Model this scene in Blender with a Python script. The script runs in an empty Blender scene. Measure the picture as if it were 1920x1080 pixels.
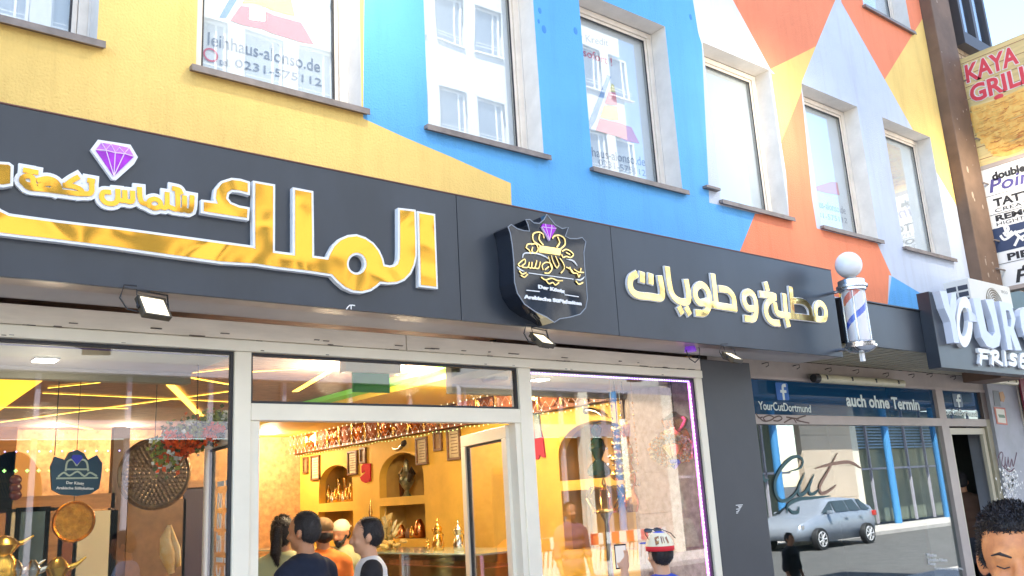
import bpy, bmesh, math, random
from mathutils import Vector, Matrix, noise
random.seed(7)
PI = math.pi
SC = bpy.context.scene
COL = SC.collection

# ------------------------------------------------------------------ camera
RC = Matrix(((0.78291559, -0.10090409, -0.6138905),
             (-0.61952281, -0.21665915, -0.75448678),
             (-0.05687419, 0.97101863, -0.23213821)))
# rows: world X, Y, Z expressed in camera axes
RW = RC
DIST, EYE, FOC = 4.6, 1.85, 1657.44
def ray(u, v):
    c = Vector((u - 960, -(v - 540), -FOC))
    return Vector((RW[0].dot(c), RW[1].dot(c), RW[2].dot(c)))
CAM = Vector((0, -DIST, EYE))
def onY(u, v, Y=0.0):
    d = ray(u, v); t = (Y + DIST) / d.y; return CAM + d * t
def onX(u, v, X):
    d = ray(u, v); t = X / d.x; return CAM + d * t
def onZ(u, v, Z):
    d = ray(u, v); t = (Z - EYE) / d.z; return CAM + d * t
def deep(u, v, zc):
    return CAM + ray(u, v) * (zc / FOC)
cam = bpy.data.cameras.new('camera'); cam_o = bpy.data.objects.new('camera', cam); COL.objects.link(cam_o)
M = Matrix((RW[0], RW[1], RW[2])).to_4x4(); M.translation = CAM
cam_o.matrix_world = M
cam.sensor_width = 36; cam.lens = FOC / 1920 * 36; cam.clip_start = 0.05; cam.clip_end = 2000
SC.camera = cam_o
# ------------------------------------------------------------------ sky, sun, exposure
w = bpy.data.worlds.new('World'); SC.world = w; w.use_nodes = True
nt = w.node_tree; bg = nt.nodes['Background']
sk = nt.nodes.new('ShaderNodeTexSky'); sk.sky_type = 'NISHITA'; sk.sun_disc = False
SUN_EL, SUN_AZ = math.radians(58), math.radians(-42)      # azimuth from +Y towards +X
sk.sun_elevation = SUN_EL; sk.sun_rotation = SUN_AZ; sk.dust_density = .25; sk.air_density = 1.0; sk.ozone_density = 1.0
nt.links.new(sk.outputs[0], bg.inputs[0]); bg.inputs[1].default_value = 0.125
sun = bpy.data.lights.new('sun', 'SUN'); sun.energy = 5.0; sun.angle = math.radians(0.5); sun.color = (1, .95, .87)
so = bpy.data.objects.new('sun', sun); COL.objects.link(so)
sd = Vector((math.sin(SUN_AZ) * math.cos(SUN_EL), math.cos(SUN_AZ) * math.cos(SUN_EL), math.sin(SUN_EL)))
so.rotation_euler = sd.to_track_quat('Z', 'Y').to_euler(); so.location = (0, 0, 30)
SC.view_settings.view_transform = 'Standard'; SC.view_settings.look = 'None'
SC.view_settings.exposure = 2.45; SC.view_settings.gamma = 1.0; SC.view_settings.use_curve_mapping = False
SC.cycles.max_bounces = 8; SC.cycles.transparent_max_bounces = 24; SC.cycles.glossy_bounces = 4
SC.cycles.use_denoising = True; SC.cycles.sample_clamp_indirect = 6; SC.cycles.caustics_reflective = False

# ------------------------------------------------------------------ materials
MATS = {}
def mat(name, col, rough=.6, metal=0.0, var=.0, vs=3.0, bump=0.0, bs=40.0, col2=None, emis=None, es=0.0, spec=.5, bd=.01, streak=None, alpha=None, dirt=0):
    if name in MATS: return MATS[name]
    m = bpy.data.materials.new(name); m.use_nodes = True; n = m.node_tree.nodes; L = m.node_tree.links
    b = n['Principled BSDF']; b.inputs['Roughness'].default_value = rough; b.inputs['Metallic'].default_value = metal
    b.inputs['Specular IOR Level'].default_value = spec
    c4 = (*col, 1); b.inputs['Base Color'].default_value = c4
    tc = n.new('ShaderNodeTexCoord')
    if var > 0 or col2:
        nz = n.new('ShaderNodeTexNoise'); nz.inputs['Scale'].default_value = vs; nz.inputs['Detail'].default_value = 6; nz.inputs['Roughness'].default_value = .62
        if streak:
            mp = n.new('ShaderNodeMapping'); mp.inputs['Scale'].default_value = streak; L.new(tc.outputs['Object'], mp.inputs[0]); L.new(mp.outputs[0], nz.inputs[0])
        else: L.new(tc.outputs['Object'], nz.inputs[0])
        rp = n.new('ShaderNodeValToRGB'); L.new(nz.outputs[0], rp.inputs[0])
        rp.color_ramp.elements[0].position = .32; rp.color_ramp.elements[1].position = .68
        if col2: rp.color_ramp.elements[0].color = (*col2, 1)
        else: rp.color_ramp.elements[0].color = tuple(x * (1 - var) for x in col) + (1,)
        rp.color_ramp.elements[1].color = tuple(min(1, x * (1 + var * .5)) for x in col) + (1,)
        L.new(rp.outputs[0], b.inputs['Base Color'])
    if dirt:      # rain streaks and faded patches in the paint
        mp2 = n.new('ShaderNodeMapping'); mp2.inputs['Scale'].default_value = (5.0, 1, .45); L.new(tc.outputs['Object'], mp2.inputs[0])
        n3 = n.new('ShaderNodeTexNoise'); n3.inputs['Scale'].default_value = 1.6; n3.inputs['Detail'].default_value = 7; n3.inputs['Roughness'].default_value = .7; L.new(mp2.outputs[0], n3.inputs[0])
        r3 = n.new('ShaderNodeMapRange'); r3.inputs['From Min'].default_value = .49; r3.inputs['From Max'].default_value = .80; r3.inputs['To Max'].default_value = dirt; L.new(n3.outputs[0], r3.inputs[0])
        m3 = n.new('ShaderNodeMixRGB'); m3.blend_type = 'MULTIPLY'; m3.inputs[2].default_value = (.62, .52, .42, 1); L.new(r3.outputs[0], m3.inputs[0]); L.new(rp.outputs[0], m3.inputs[1]); L.new(m3.outputs[0], b.inputs['Base Color'])
    if bump > 0:
        n2 = n.new('ShaderNodeTexNoise'); n2.inputs['Scale'].default_value = bs; n2.inputs['Detail'].default_value = 3
        L.new(tc.outputs['Object'], n2.inputs[0])
        bp = n.new('ShaderNodeBump'); bp.inputs['Strength'].default_value = bump; bp.inputs['Distance'].default_value = bd
        n2.inputs['Detail'].default_value = 0.6 if metal == 1.0 or bs < 8 else 3; n2.inputs['Distortion'].default_value = 1.1 if name.endswith('gold_mirror') else 0; L.new(n2.outputs[0], bp.inputs['Height']); L.new(bp.outputs[0], b.inputs['Normal'])
    if emis:
        b.inputs['Emission Color'].default_value = (*emis, 1); b.inputs['Emission Strength'].default_value = es
    MATS[name] = m; return m
def glass(name, tint=(1, 1, 1), f0=.12, f1=.75, rough=0.0, power=3.0, body=None, wob=0.0):
    m = bpy.data.materials.new(name); m.use_nodes = True; n = m.node_tree.nodes; L = m.node_tree.links
    n.clear(); out = n.new('ShaderNodeOutputMaterial')
    tr = n.new('ShaderNodeBsdfTransparent'); tr.inputs[0].default_value = (*tint, 1)
    gl = n.new('ShaderNodeBsdfGlossy'); gl.inputs['Roughness'].default_value = rough; gl.inputs[0].default_value = (1, 1, 1, 1)
    lw = n.new('ShaderNodeLayerWeight'); lw.inputs[0].default_value = .5
    pw = n.new('ShaderNodeMath'); pw.operation = 'POWER'; pw.inputs[1].default_value = power; L.new(lw.outputs['Facing'], pw.inputs[0])
    mr = n.new('ShaderNodeMapRange'); mr.inputs['To Min'].default_value = f0; mr.inputs['To Max'].default_value = f1; L.new(pw.outputs[0], mr.inputs[0])
    mx = n.new('ShaderNodeMixShader'); L.new(mr.outputs[0], mx.inputs[0]); L.new(tr.outputs[0], mx.inputs[1]); L.new(gl.outputs[0], mx.inputs[2])
    if wob:
        tc = n.new('ShaderNodeTexCoord'); nz = n.new('ShaderNodeTexNoise'); nz.inputs['Scale'].default_value = 1.2; nz.inputs['Detail'].default_value = 1
        L.new(tc.outputs['Object'], nz.inputs[0]); bp = n.new('ShaderNodeBump'); bp.inputs['Strength'].default_value = wob; bp.inputs['Distance'].default_value = .01
        L.new(nz.outputs[0], bp.inputs['Height']); L.new(bp.outputs[0], gl.inputs['Normal'])
    last = mx
    L.new(last.outputs[0], out.inputs[0]); MATS[name] = m; return m
STU = dict(rough=.9, bump=.55, bs=75, bd=.012, vs=1.1, dirt=.38)
m_yel = mat('yellow_stucco', (.89, .62, .20), var=.12, **STU)
m_blu = mat('blue_stucco', (.13, .43, .84), var=.09, **STU)
m_red = mat('red_stucco', (.87, .27, .14), var=.08, **STU)
m_wht = mat('white_stucco', (.76, .77, .80), var=.06, **STU)
m_lav = mat('pale_blue_stucco', (.56, .62, .74), var=.08, **STU)
m_reveal = mat('reveal_plaster', (.80, .77, .73), .85, var=.12, vs=4, bump=.2, bs=60, bd=.004)
m_frame = mat('window_frame_aluminium', (.78, .71, .63), .45, var=.10, vs=8)
m_sill = mat('sill_metal', (.24, .20, .18), .5, var=.3, vs=9)
m_gask = mat('black_gasket', (.03, .03, .035), .6)
m_backing = mat('white_backing_board', (.84, .86, .88), .9, var=.03)
m_upglass = glass('upper_window_glass', (.93, .96, .98),   .10, .55, power=2.2, wob=.14)
m_shopglass = glass('shop_glass', (.96, .97, .96), .07, .40, power=2.6)
m_barbglass = glass('salon_glass', (.72, .80, .80), .13, .47, power=2.2)
m_slate = mat('slate_composite_panel', (.030, .038, .052), .34, var=.22, vs=2.6, bump=.12, bs=1.1, bd=.05, spec=.6, streak=(1, 1, .4))
m_slate_d = mat('slate_dark', (.030, .034, .045), .35, var=.1)
m_trim = mat('red_brown_trim', (.16, .06, .045), .5)
m_under = mat('sign_underside_metal', (.46, .37, .31), .30, .35, var=.35, vs=2, col2=(.26, .20, .17))
m_soff = mat('soffit_grey', (.52, .47, .43), .7, var=.12, vs=2)
m_shopfr = mat('cream_shop_frame', (.84, .765, .62), .38, var=.07, vs=2.4, bump=.02, bs=4)
m_head = mat('cream_header_board', (.78, .69, .58), .55, var=.12, vs=3.2, streak=(1, 1, 6))
m_chip = mat('chipped_paint', (.16, .13, .11), .8)
m_gold = mat('gold_mirror', (.70, .36, .05), .09, 1.0, bump=.30, bs=2.3, bd=.06)
m_gold2 = mat('bright_gold_mirror', (.88, .66, .27), .10, 1.0, bump=.3, bs=3.5, bd=.03)
m_white = mat('white_acrylic', (.86, .86, .86), .35, emis=None)
m_purple = mat('purple_acrylic', (.42, .015, .62), .2, var=.3, vs=12)
m_purple_l = mat('light_purple_acrylic', (.62, .20, .78), .2, var=.3, vs=16)
m_pink = mat('pale_pink_line', (.85, .62, .9), .4)
m_gloss = mat('glossy_black_acrylic', (.012, .016, .026), .05, bump=.10, bs=3, bd=.03, spec=.6)
m_black = mat('black_plastic', (.02, .02, .022), .5)
m_brn_met = mat('floodlight_housing', (.12, .10, .07), .35, .6)
m_led = mat('floodlight_led', (1, 1, 1), .3, emis=(1, .80, .38), es=.42)
m_chrome = mat('chrome', (.8, .8, .82), .12, 1.0)
m_ac = mat('aircon_cream', (.74, .72, .66), .45, var=.05)
m_pillar = mat('dark_pillar_panel', (.052, .054, .062), .5, var=.18, vs=1.2)
m_salonfr = mat('salon_frame_taupe', (.44, .37, .335), .5, var=.1, vs=4)
m_slat = mat('slat_olive_grey', (.46, .42, .31), .55, var=.2, vs=3, streak=(6, 1, 1))
m_brown = mat('brown_flaking_metal', (.17, .105, .07), .75, var=.3, vs=2.5, col2=(.12, .075, .05), bump=.2, bs=12)
m_brick = mat('sandy_brick', (.44, .31, .20), .9, var=.3, vs=14, bump=.4, bs=60)
m_mort = mat('mortar', (.30, .26, .22), .95)
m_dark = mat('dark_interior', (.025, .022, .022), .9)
m_asph = mat('asphalt', (.11, .108, .105), .9, var=.3, vs=3, bump=.3, bs=80)
m_pave = mat('pavement_slabs', (.46, .43, .40), .85, var=.2, vs=2)
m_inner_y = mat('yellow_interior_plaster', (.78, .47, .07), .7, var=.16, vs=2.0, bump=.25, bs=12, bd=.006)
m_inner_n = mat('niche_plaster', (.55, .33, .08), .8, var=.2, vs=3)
m_inner_o = mat('sponged_orange_plaster', (.62, .36, .17), .8, col2=(.36, .19, .09), vs=14)
m_ceil = mat('textured_pink_ceiling', (.42, .27, .22), .8, col2=(.22, .14, .13), vs=7, streak=(1, 5, 1), bump=.3, bs=10)
m_wood = mat('walnut_wood', (.16, .07, .03), .4, var=.4, vs=4, streak=(1, 1, 8))
m_floor_i = mat('shop_floor_tile', (.32, .24, .17), .25, var=.2)
m_brass = mat('brass', (.82, .52, .16), .2, 1.0, var=.3, vs=20, bump=.3, bs=30)
m_copper = mat('copper', (.62, .25, .10), .25, 1.0, var=.3, vs=20)
m_silver = mat('antique_silver', (.70, .64, .52), .22, 1.0, var=.25, vs=20)
m_warm = mat('warm_led_strip', (1, .8, .3), .5, emis=(1, .62, .06), es=1.3)
m_down = mat('downlight_lens', (1, 1, 1), .5, emis=(1, .93, .8), es=5)
m_mag = mat('magenta_led_strip', (.6, .1, .8), .5, emis=(.75, .12, 1), es=1.6)
m_vio = mat('violet_led_strip', (.3, .2, .8), .5, emis=(.28, .14, .8), es=.5)
m_hair = mat('dark_hair', (.018, .013, .014), .55, var=.4, vs=40, bump=.6, bs=120, bd=.006)
m_hair2 = mat('cropped_hair', (.030, .026, .028), .7, var=.4, vs=60, bump=.4, bs=160, bd=.003)
m_skin = mat('skin', (.52, .24, .125), .5, var=.10, vs=9, bump=.08, bs=90)
m_skin_l = mat('skin_light', (.60, .31, .18), .5, var=.08, vs=9)

# ------------------------------------------------------------------ mesh helpers
class MB:
    def __init__(s): s.v = []; s.f = []; s.mi = []; s.cur = 0
    def add(s, vs, fs, mi=None):
        b = len(s.v); s.v += [tuple(x) for x in vs]; s.f += [tuple(i + b for i in f) for f in fs]
        s.mi += [s.cur if mi is None else mi] * len(fs); return s
    def box(s, a, b, mi=None):
        x0, y0, z0 = (min(p, q) for p, q in zip(a, b)); x1, y1, z1 = (max(p, q) for p, q in zip(a, b))
        v = [(x0, y0, z0), (x1, y0, z0), (x1, y1, z0), (x0, y1, z0), (x0, y0, z1), (x1, y0, z1), (x1, y1, z1), (x0, y1, z1)]
        return s.add(v, [(0, 3, 2, 1), (4, 5, 6, 7), (0, 1, 5, 4), (1, 2, 6, 5), (2, 3, 7, 6), (3, 0, 4, 7)], mi)
    def quad(s, *p): return s.add(p, [tuple(range(len(p)))])
    def frame(s, x0, x1, z0, z1, t, y0, y1):
        s.box((x0, y0, z0), (x1, y1, z0 + t)); s.box((x0, y0, z1 - t), (x1, y1, z1))
        s.box((x0, y0, z0 + t), (x0 + t, y1, z1 - t)); return s.box((x1 - t, y0, z0 + t), (x1, y1, z1 - t))
    def tube(s, pts, r, n=8, mi=None):
        pts = [Vector(p) for p in pts]; k = len(pts); base = len(s.v); R = r if isinstance(r, (list, tuple)) else [r] * k
        up = Vector((0, 0, 1))
        for i, p in enumerate(pts):
            d = (pts[min(i + 1, k - 1)] - pts[max(i - 1, 0)]).normalized()
            a = d.cross(up if abs(d.z) < .95 else Vector((1, 0, 0))).normalized(); b = d.cross(a)
            for j in range(n):
                t = 2 * PI * j / n; s.v.append(tuple(p + (a * math.cos(t) + b * math.sin(t)) * R[i]))
        fs = [(base + i * n + j, base + i * n + (j + 1) % n, base + (i + 1) * n + (j + 1) % n, base + (i + 1) * n + j) for i in range(k - 1) for j in range(n)]
        fs += [tuple(base + j for j in range(n))[::-1], tuple(base + (k - 1) * n + j for j in range(n))]
        s.f += fs; s.mi += [s.cur if mi is None else mi] * len(fs); return s
    def lathe(s, c, prof, n=20, axis='Z', tilt=None, mi=None):
        c = Vector(c); base = len(s.v)
        for r, h in prof:
            for j in range(n):
                t = 2 * PI * j / n; v = Vector((r * math.cos(t), r * math.sin(t), h))
                if axis == 'Y': v = Vector((v.x, -v.z, v.y))
                if axis == 'X': v = Vector((-v.z, v.x, v.y))
                if tilt: v = tilt @ v
                s.v.append(tuple(c + v))
        k = len(prof)
        fs = [(base + i * n + j, base + i * n + (j + 1) % n, base + (i + 1) * n + (j + 1) % n, base + (i + 1) * n + j) for i in range(k - 1) for j in range(n)]
        fs += [tuple(base + j for j in range(n))[::-1], tuple(base + (k - 1) * n + j for j in range(n))]
        s.f += fs; s.mi += [s.cur if mi is None else mi] * len(fs); return s
    def ell(s, c, r, n=14, k=9, rot=None, mi=None):
        c = Vector(c); vs = []; fs = []
        for i in range(k + 1):
            a = PI * i / k
            for j in range(n):
                t = 2 * PI * j / n; v = Vector((r[0] * math.sin(a) * math.cos(t), r[1] * math.sin(a) * math.sin(t), r[2] * math.cos(a)))
                if rot: v = rot @ v
                vs.append(c + v)
        fs = [(i * n + j, (i + 1) * n + j, (i + 1) * n + (j + 1) % n, i * n + (j + 1) % n) for i in range(k) for j in range(n)]
        return s.add(vs, fs, mi)
    def cap(s, p0, p1, r0, r1, n=12):
        s.ell(p0, (r0,) * 3, n, 6); s.ell(p1, (r1,) * 3, n, 6); return s.tube([p0, p1], [r0, r1], n)
def mk(name, verts, faces, mats, parent=None, mi=None, smooth=False):
    me = bpy.data.meshes.new(name); me.from_pydata([tuple(v) for v in verts], [], faces)
    for m in (mats if isinstance(mats, (list, tuple)) else [mats]): me.materials.append(m)
    if mi and max(mi) > 0: me.polygons.foreach_set('material_index', mi)
    if smooth: me.polygons.foreach_set('use_smooth', [True] * len(me.polygons))
    me.update(); o = bpy.data.objects.new(name, me); COL.objects.link(o)
    if parent:
        o.parent = parent
        if parent.name in PLOC: o.matrix_parent_inverse = Matrix.Translation(-PLOC[parent.name])
    return o
def build(mb, name, mats, parent=None, smooth=False, label=None, stuff=False, bevel=0):
    o = mk(name, mb.v, mb.f, mats, parent, mb.mi, smooth)
    if smooth:
        md = o.modifiers.new('e', 'EDGE_SPLIT'); md.split_angle = math.radians(40)
    if bevel:
        md = o.modifiers.new('b', 'BEVEL'); md.width = bevel; md.segments = 2; md.limit_method = 'ANGLE'
    if label: o['label'] = label
    if stuff: o['kind'] = 'stuff'
    return o
def thing(name, label, cat, loc=(0, 0, 0), group=None):
    o = bpy.data.objects.new(name, None); o.empty_display_size = .1; COL.objects.link(o); o.location = loc
    o['label'] = label; o['category'] = cat
    if group: o['group'] = group
    PLOC[o.name] = Vector(loc); return o
PLOC = {}
def tag(o, label, cat, group=None):
    o['label'] = label; o['category'] = cat
    if group: o['group'] = group
    return o
def struct(o): o['kind'] = 'structure'; return o
# planes: 2-D coordinates (a, b) -> world
class Pl:
    def __init__(s, O, U, V, N): s.O, s.U, s.V, s.N = Vector(O), Vector(U), Vector(V), Vector(N)
    def w(s, a, b, h=0): return s.O + s.U * a + s.V * b + s.N * h
def plY(Y): return Pl((0, Y, 0), (1, 0, 0), (0, 0, 1), (0, -1, 0))
def plX(X): return Pl((X, 0, 0), (0, -1, 0), (0, 0, 1), (-1, 0, 0))
def to2(pl, p): d = Vector(p) - pl.O; return (d.dot(pl.U), d.dot(pl.V))
def pix(pl, pts, s=1, ox=0, oy=0):
    out = []
    for x, y in pts:
        u, v = ox + x / s, oy + y / s
        d = ray(u, v); t = (pl.O - CAM).dot(pl.N) / d.dot(pl.N); out.append(to2(pl, CAM + d * t))
    return out
def smooth2(pts, k=5, closed=False):
    out = []; n = len(pts)
    if n < 3: return list(pts)
    rng = range(n if closed else n - 1)
    for i in rng:
        g = (lambda j: pts[j % n]) if closed else (lambda j: pts[max(0, min(n - 1, j))])
        p0, p1, p2, p3 = g(i - 1), g(i), g(i + 1), g(i + 2)
        for q in range(k):
            t = q / k
            out.append(tuple(.5 * ((2 * p1[a]) + (-p0[a] + p2[a]) * t + (2 * p0[a] - 5 * p1[a] + 4 * p2[a] - p3[a]) * t * t + (-p0[a] + 3 * p1[a] - 3 * p2[a] + p3[a]) * t ** 3) for a in (0, 1)))
    if not closed: out.append(pts[-1])
    return out
def fill(loops, pl, h0, h1, name, mats, parent=None, off=0.0, smooth=False):
    """extruded filled outline (holes allowed) between heights h0 and h1 over the plane"""
    cu = bpy.data.curves.new('tmp', 'CURVE'); cu.dimensions = '2D'; cu.fill_mode = 'BOTH'; cu.extrude = abs(h1 - h0) / 2; cu.offset = off
    for lp in loops:
        sp = cu.splines.new('POLY'); sp.points.add(len(lp) - 1); sp.use_cyclic_u = True
        for i, p in enumerate(lp): sp.points[i].co = (p[0], p[1], 0, 1)
    o = bpy.data.objects.new('tmp', cu); me = bpy.data.meshes.new_from_object(o)
    hm = (h0 + h1) / 2
    vs = [pl.w(v.co.x, v.co.y, hm + v.co.z) for v in me.vertices]; fs = [tuple(p.vertices) for p in me.polygons]
    bpy.data.objects.remove(o); bpy.data.curves.remove(cu); bpy.data.meshes.remove(me)
    return mk(name, vs, fs, mats, parent, smooth=smooth)
def signed(lp): return sum(lp[i][0] * lp[(i + 1) % len(lp)][1] - lp[(i + 1) % len(lp)][0] * lp[i][1] for i in range(len(lp)))
def ribbon(mb, pl, pts, wd, h0, h1, k=4, taper=False):
    """a raised stroke with flat ends along 2-D points"""
    p = [Vector((*q, 0)) for q in (smooth2(pts, k) if k > 1 else pts)]; n = len(p); L = []; R = []
    for i in range(n):
        a = p[max(0, i - 1)]; c = p[min(n - 1, i + 1)]; d = (c - a)
        if d.length < 1e-9: d = Vector((1, 0, 0))
        d.normalize(); nn = Vector((-d.y, d.x, 0)); q = p[i].copy()
        if i == 0: q -= d * wd * .5
        if i == n - 1: q += d * wd * .5
        ww = wd * .5 * ((1 - abs(2 * i / (n - 1) - 1) ** 2 * .8) if taper else 1)
        L.append(q + nn * ww); R.append(q - nn * ww)
    b = len(mb.v)
    for i in range(n):
        for q, h in ((L[i], h0), (R[i], h0), (L[i], h1 + 1.5e-5 * i), (R[i], h1 + 1.5e-5 * i)): mb.v.append(tuple(pl.w(q.x, q.y, h)))
    fs = []
    for i in range(n - 1):
        a = b + 4 * i; c = a + 4
        fs += [(a + 2, a + 3, c + 3, c + 2), (a, a + 2, c + 2, c), (a + 1, c + 1, c + 3, a + 3), (a, c, c + 1, a + 1)]
    e = b + 4 * (n - 1); fs += [(b, b + 1, b + 3, b + 2), (e, e + 2, e + 3, e + 1)]
    mb.f += fs; mb.mi += [mb.cur] * len(fs)
def strokes(pl, lst, wd, h0, h1, name, m, parent, k=4, s=1, ox=0, oy=0, taper=False, dh=.0003):
    mb = MB()
    for i, st in enumerate(lst):
        ribbon(mb, pl, pix(pl, st, s, ox, oy), wd, h0, h1 + i * dh, k, taper)
    return build(mb, name, m, parent)
def text(s, pl, a0, a1, b0, b1, h0, h1, name, m, parent, bold=0.0, shear=0.0, mirror=False, skew=0.0, rot90=False):
    cu = bpy.data.curves.new('t', 'FONT'); cu.body = s; cu.offset = bold; cu.shear = shear; cu.extrude = .05
    cu.resolution_u = 3
    o = bpy.data.objects.new('t', cu); me = bpy.data.meshes.new_from_object(o)
    vs = [v.co.copy() for v in me.vertices]; fs = [tuple(p.vertices) for p in me.polygons]
    bpy.data.objects.remove(o); bpy.data.curves.remove(cu); bpy.data.meshes.remove(me)
    if not vs: return None
    x0 = min(v.x for v in vs); x1 = max(v.x for v in vs); y0 = min(v.y for v in vs); y1 = max(v.y for v in vs)
    out = []
    for v in vs:
        fx = (v.x - x0) / max(1e-6, x1 - x0); fy = (v.y - y0) / max(1e-6, y1 - y0)
        if mirror: fx = 1 - fx
        if rot90: fx, fy = 1 - fy, fx
        a = a0 + (a1 - a0) * fx; b = b0 + (b1 - b0) * fy + skew * fx
        out.append(pl.w(a, b, h0 if v.z < 0 else h1))
    return mk(name, out, fs, m, parent)
def textpx(s, pl, u0, v0, u1, v1, hpx, h0, h1, name, m, parent, **k):
    """baseline from pixel (u0,v0) to (u1,v1), hpx tall at its left end"""
    A, B, T = pix(pl, [(u0, v0), (u1, v1), (u0, v0 - hpx)])
    return text(s, pl, A[0], B[0], A[1], A[1] + (T[1] - A[1]), h0, h1, name, m, parent, skew=B[1] - A[1], **k)
# ------------------------------------------------------------------ ground
FL = .12
struct(mk('ground', [(-300, -300, -.25), (500, -300, -.25), (500, 300, -.25), (-300, 300, -.25)], [(0, 1, 2, 3)], m_asph))
mb = MB().box((-40, -11.9, -.24), (90, -3.6, -.12)); struct(build(mb, 'road', m_asph))
mb = MB().box((-40, -3.6, -.24), (90, -.02, 0)); mb.box((-40, -3.75, -.24), (90, -3.602, -.005)); near_walk = struct(build(mb, 'pavement', m_pave))
mb = MB().box((-40, -14.3, -.24), (90, -11.902, 0)); struct(build(mb, 'pavement_across', m_pave))

# ------------------------------------------------------------------ mural building
WINX = [(-.02, 1.018), (1.54, 2.595), (3.10, 4.122), (4.622, 5.675), (6.19, 7.21), (7.765, 8.835), (9.36, 10.48)]
Z0, Z1, Z2, Z3 = 4.31, 5.87, 7.285, 8.85
bld = thing('mural_building', 'long stucco building painted in bold yellow, blue, red and white triangles over the sweet shop', 'building', (5, 0, 0))
def C8(pts): return pix(plY(0), pts, 2.16, 1300, 0)
def CP(pts): return pix(plY(0), pts)
BIG = 30
regions = [   # (material index, polygon) first hit wins
    (1, CP([(683, -40), (681, 222), (760, 258), (848, 295), (908, 322), (952, 341), (958, 346), (960.5, 420), (1387, 500), (1387, 472), (1416, 400), (1330, 380), (1316, 83), (1309, 60), (1296, -20), (1293, -40)])),
    (3, C8([(-12, -60), (0, 30), (20, 130), (35, 200), (330, 300), (312, 280), (160, 0), (125, -60)])),
    (2, C8([(125, -60), (160, 0), (312, 280), (497, 187), (575, 0), (600, -60)])),
    (0, C8([(312, 280), (497, 187), (440, 330), (438, 370), (355, 575)])),
    (2, C8([(438, 365), (355, 575), (375, 700), (388, 880), (250, 865), (187, 1020), (187, 1130), (787, 1240), (792, 1114), (803, 1116), (758, 1016), (745, 985), (500, 925), (480, 800)])),
    (2, C8([(590, -60), (600, 10), (775, 322), (940, 56), (915, -60)])),
    (0, C8([(775, 322), (940, 56), (990, -20), (1200, 900), (1080, 857), (980, 690), (868, 488)])),
    (1, C8([(803, 1118), (1000, 1235), (1000, 1330), (792, 1300), (787, 1240)])),
]
YW = (-30.0, 30.0)
def inpoly(p, poly):
    c = False; j = len(poly) - 1
    for i in range(len(poly)):
        a, b = poly[i], poly[j]
        if (a[1] > p[1]) != (b[1] > p[1]) and p[0] < (b[0] - a[0]) * (p[1] - a[1]) / (b[1] - a[1]) + a[0]: c = not c
        j = i
    return c
bm = bmesh.new()
XA, XB, ZA, ZB = -9.0, 10.86, 3.03, 10.3
vs = [bm.verts.new(p) for p in ((XA, 0, ZA), (XB, 0, ZA), (XB, 0, ZB), (XA, 0, ZB))]; bm.faces.new(vs)
def cut(co, no):
    g = bm.verts[:] + bm.edges[:] + bm.faces[:]
    bmesh.ops.bisect_plane(bm, geom=g, plane_co=co, plane_no=no, dist=1e-5)
for z in (Z0, Z1, Z2, Z3): cut((0, 0, z), (0, 0, 1))
allwx = [(a - 1.58 * k, b - 1.58 * k) for k in (4, 3, 2, 1) for a, b in WINX[:1]] + WINX
for a, b in allwx:
    for x in (a, b): cut((x, 0, 0), (1, 0, 0))
for mi, poly in regions:
    for i in range(len(poly)):
        a, b = poly[i], poly[(i + 1) % len(poly)]
        d = Vector((b[0] - a[0], 0, b[1] - a[1]))
        if d.length > .05: cut((a[0], 0, a[1]), (-d.z, 0, d.x))
rm = []
for f in bm.faces:
    c = f.calc_center_median(); p = (c.x, c.z)
    if any(a < c.x < b and (Z0 < c.z < Z1 or Z2 < c.z < Z3) for a, b in allwx): rm.append(f); continue
    f.material_index = 0 if c.x < 4.2 else 4
    for mi, poly in regions:
        if inpoly(p, poly): f.material_index = mi; break
bmesh.ops.delete(bm, geom=rm, context='FACES')
for f in bm.faces:
    f.normal_update()
    if f.normal.y > 0: f.normal_flip()
me = bpy.data.meshes.new('wall'); bm.to_mesh(me); bm.free()
for m in (m_yel, m_blu, m_red, m_wht, m_lav): me.materials.append(m)
wo = bpy.data.objects.new('wall', me); COL.objects.link(wo); wo.parent = bld; wo.matrix_parent_inverse = Matrix.Translation(-PLOC[bld.name])
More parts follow.
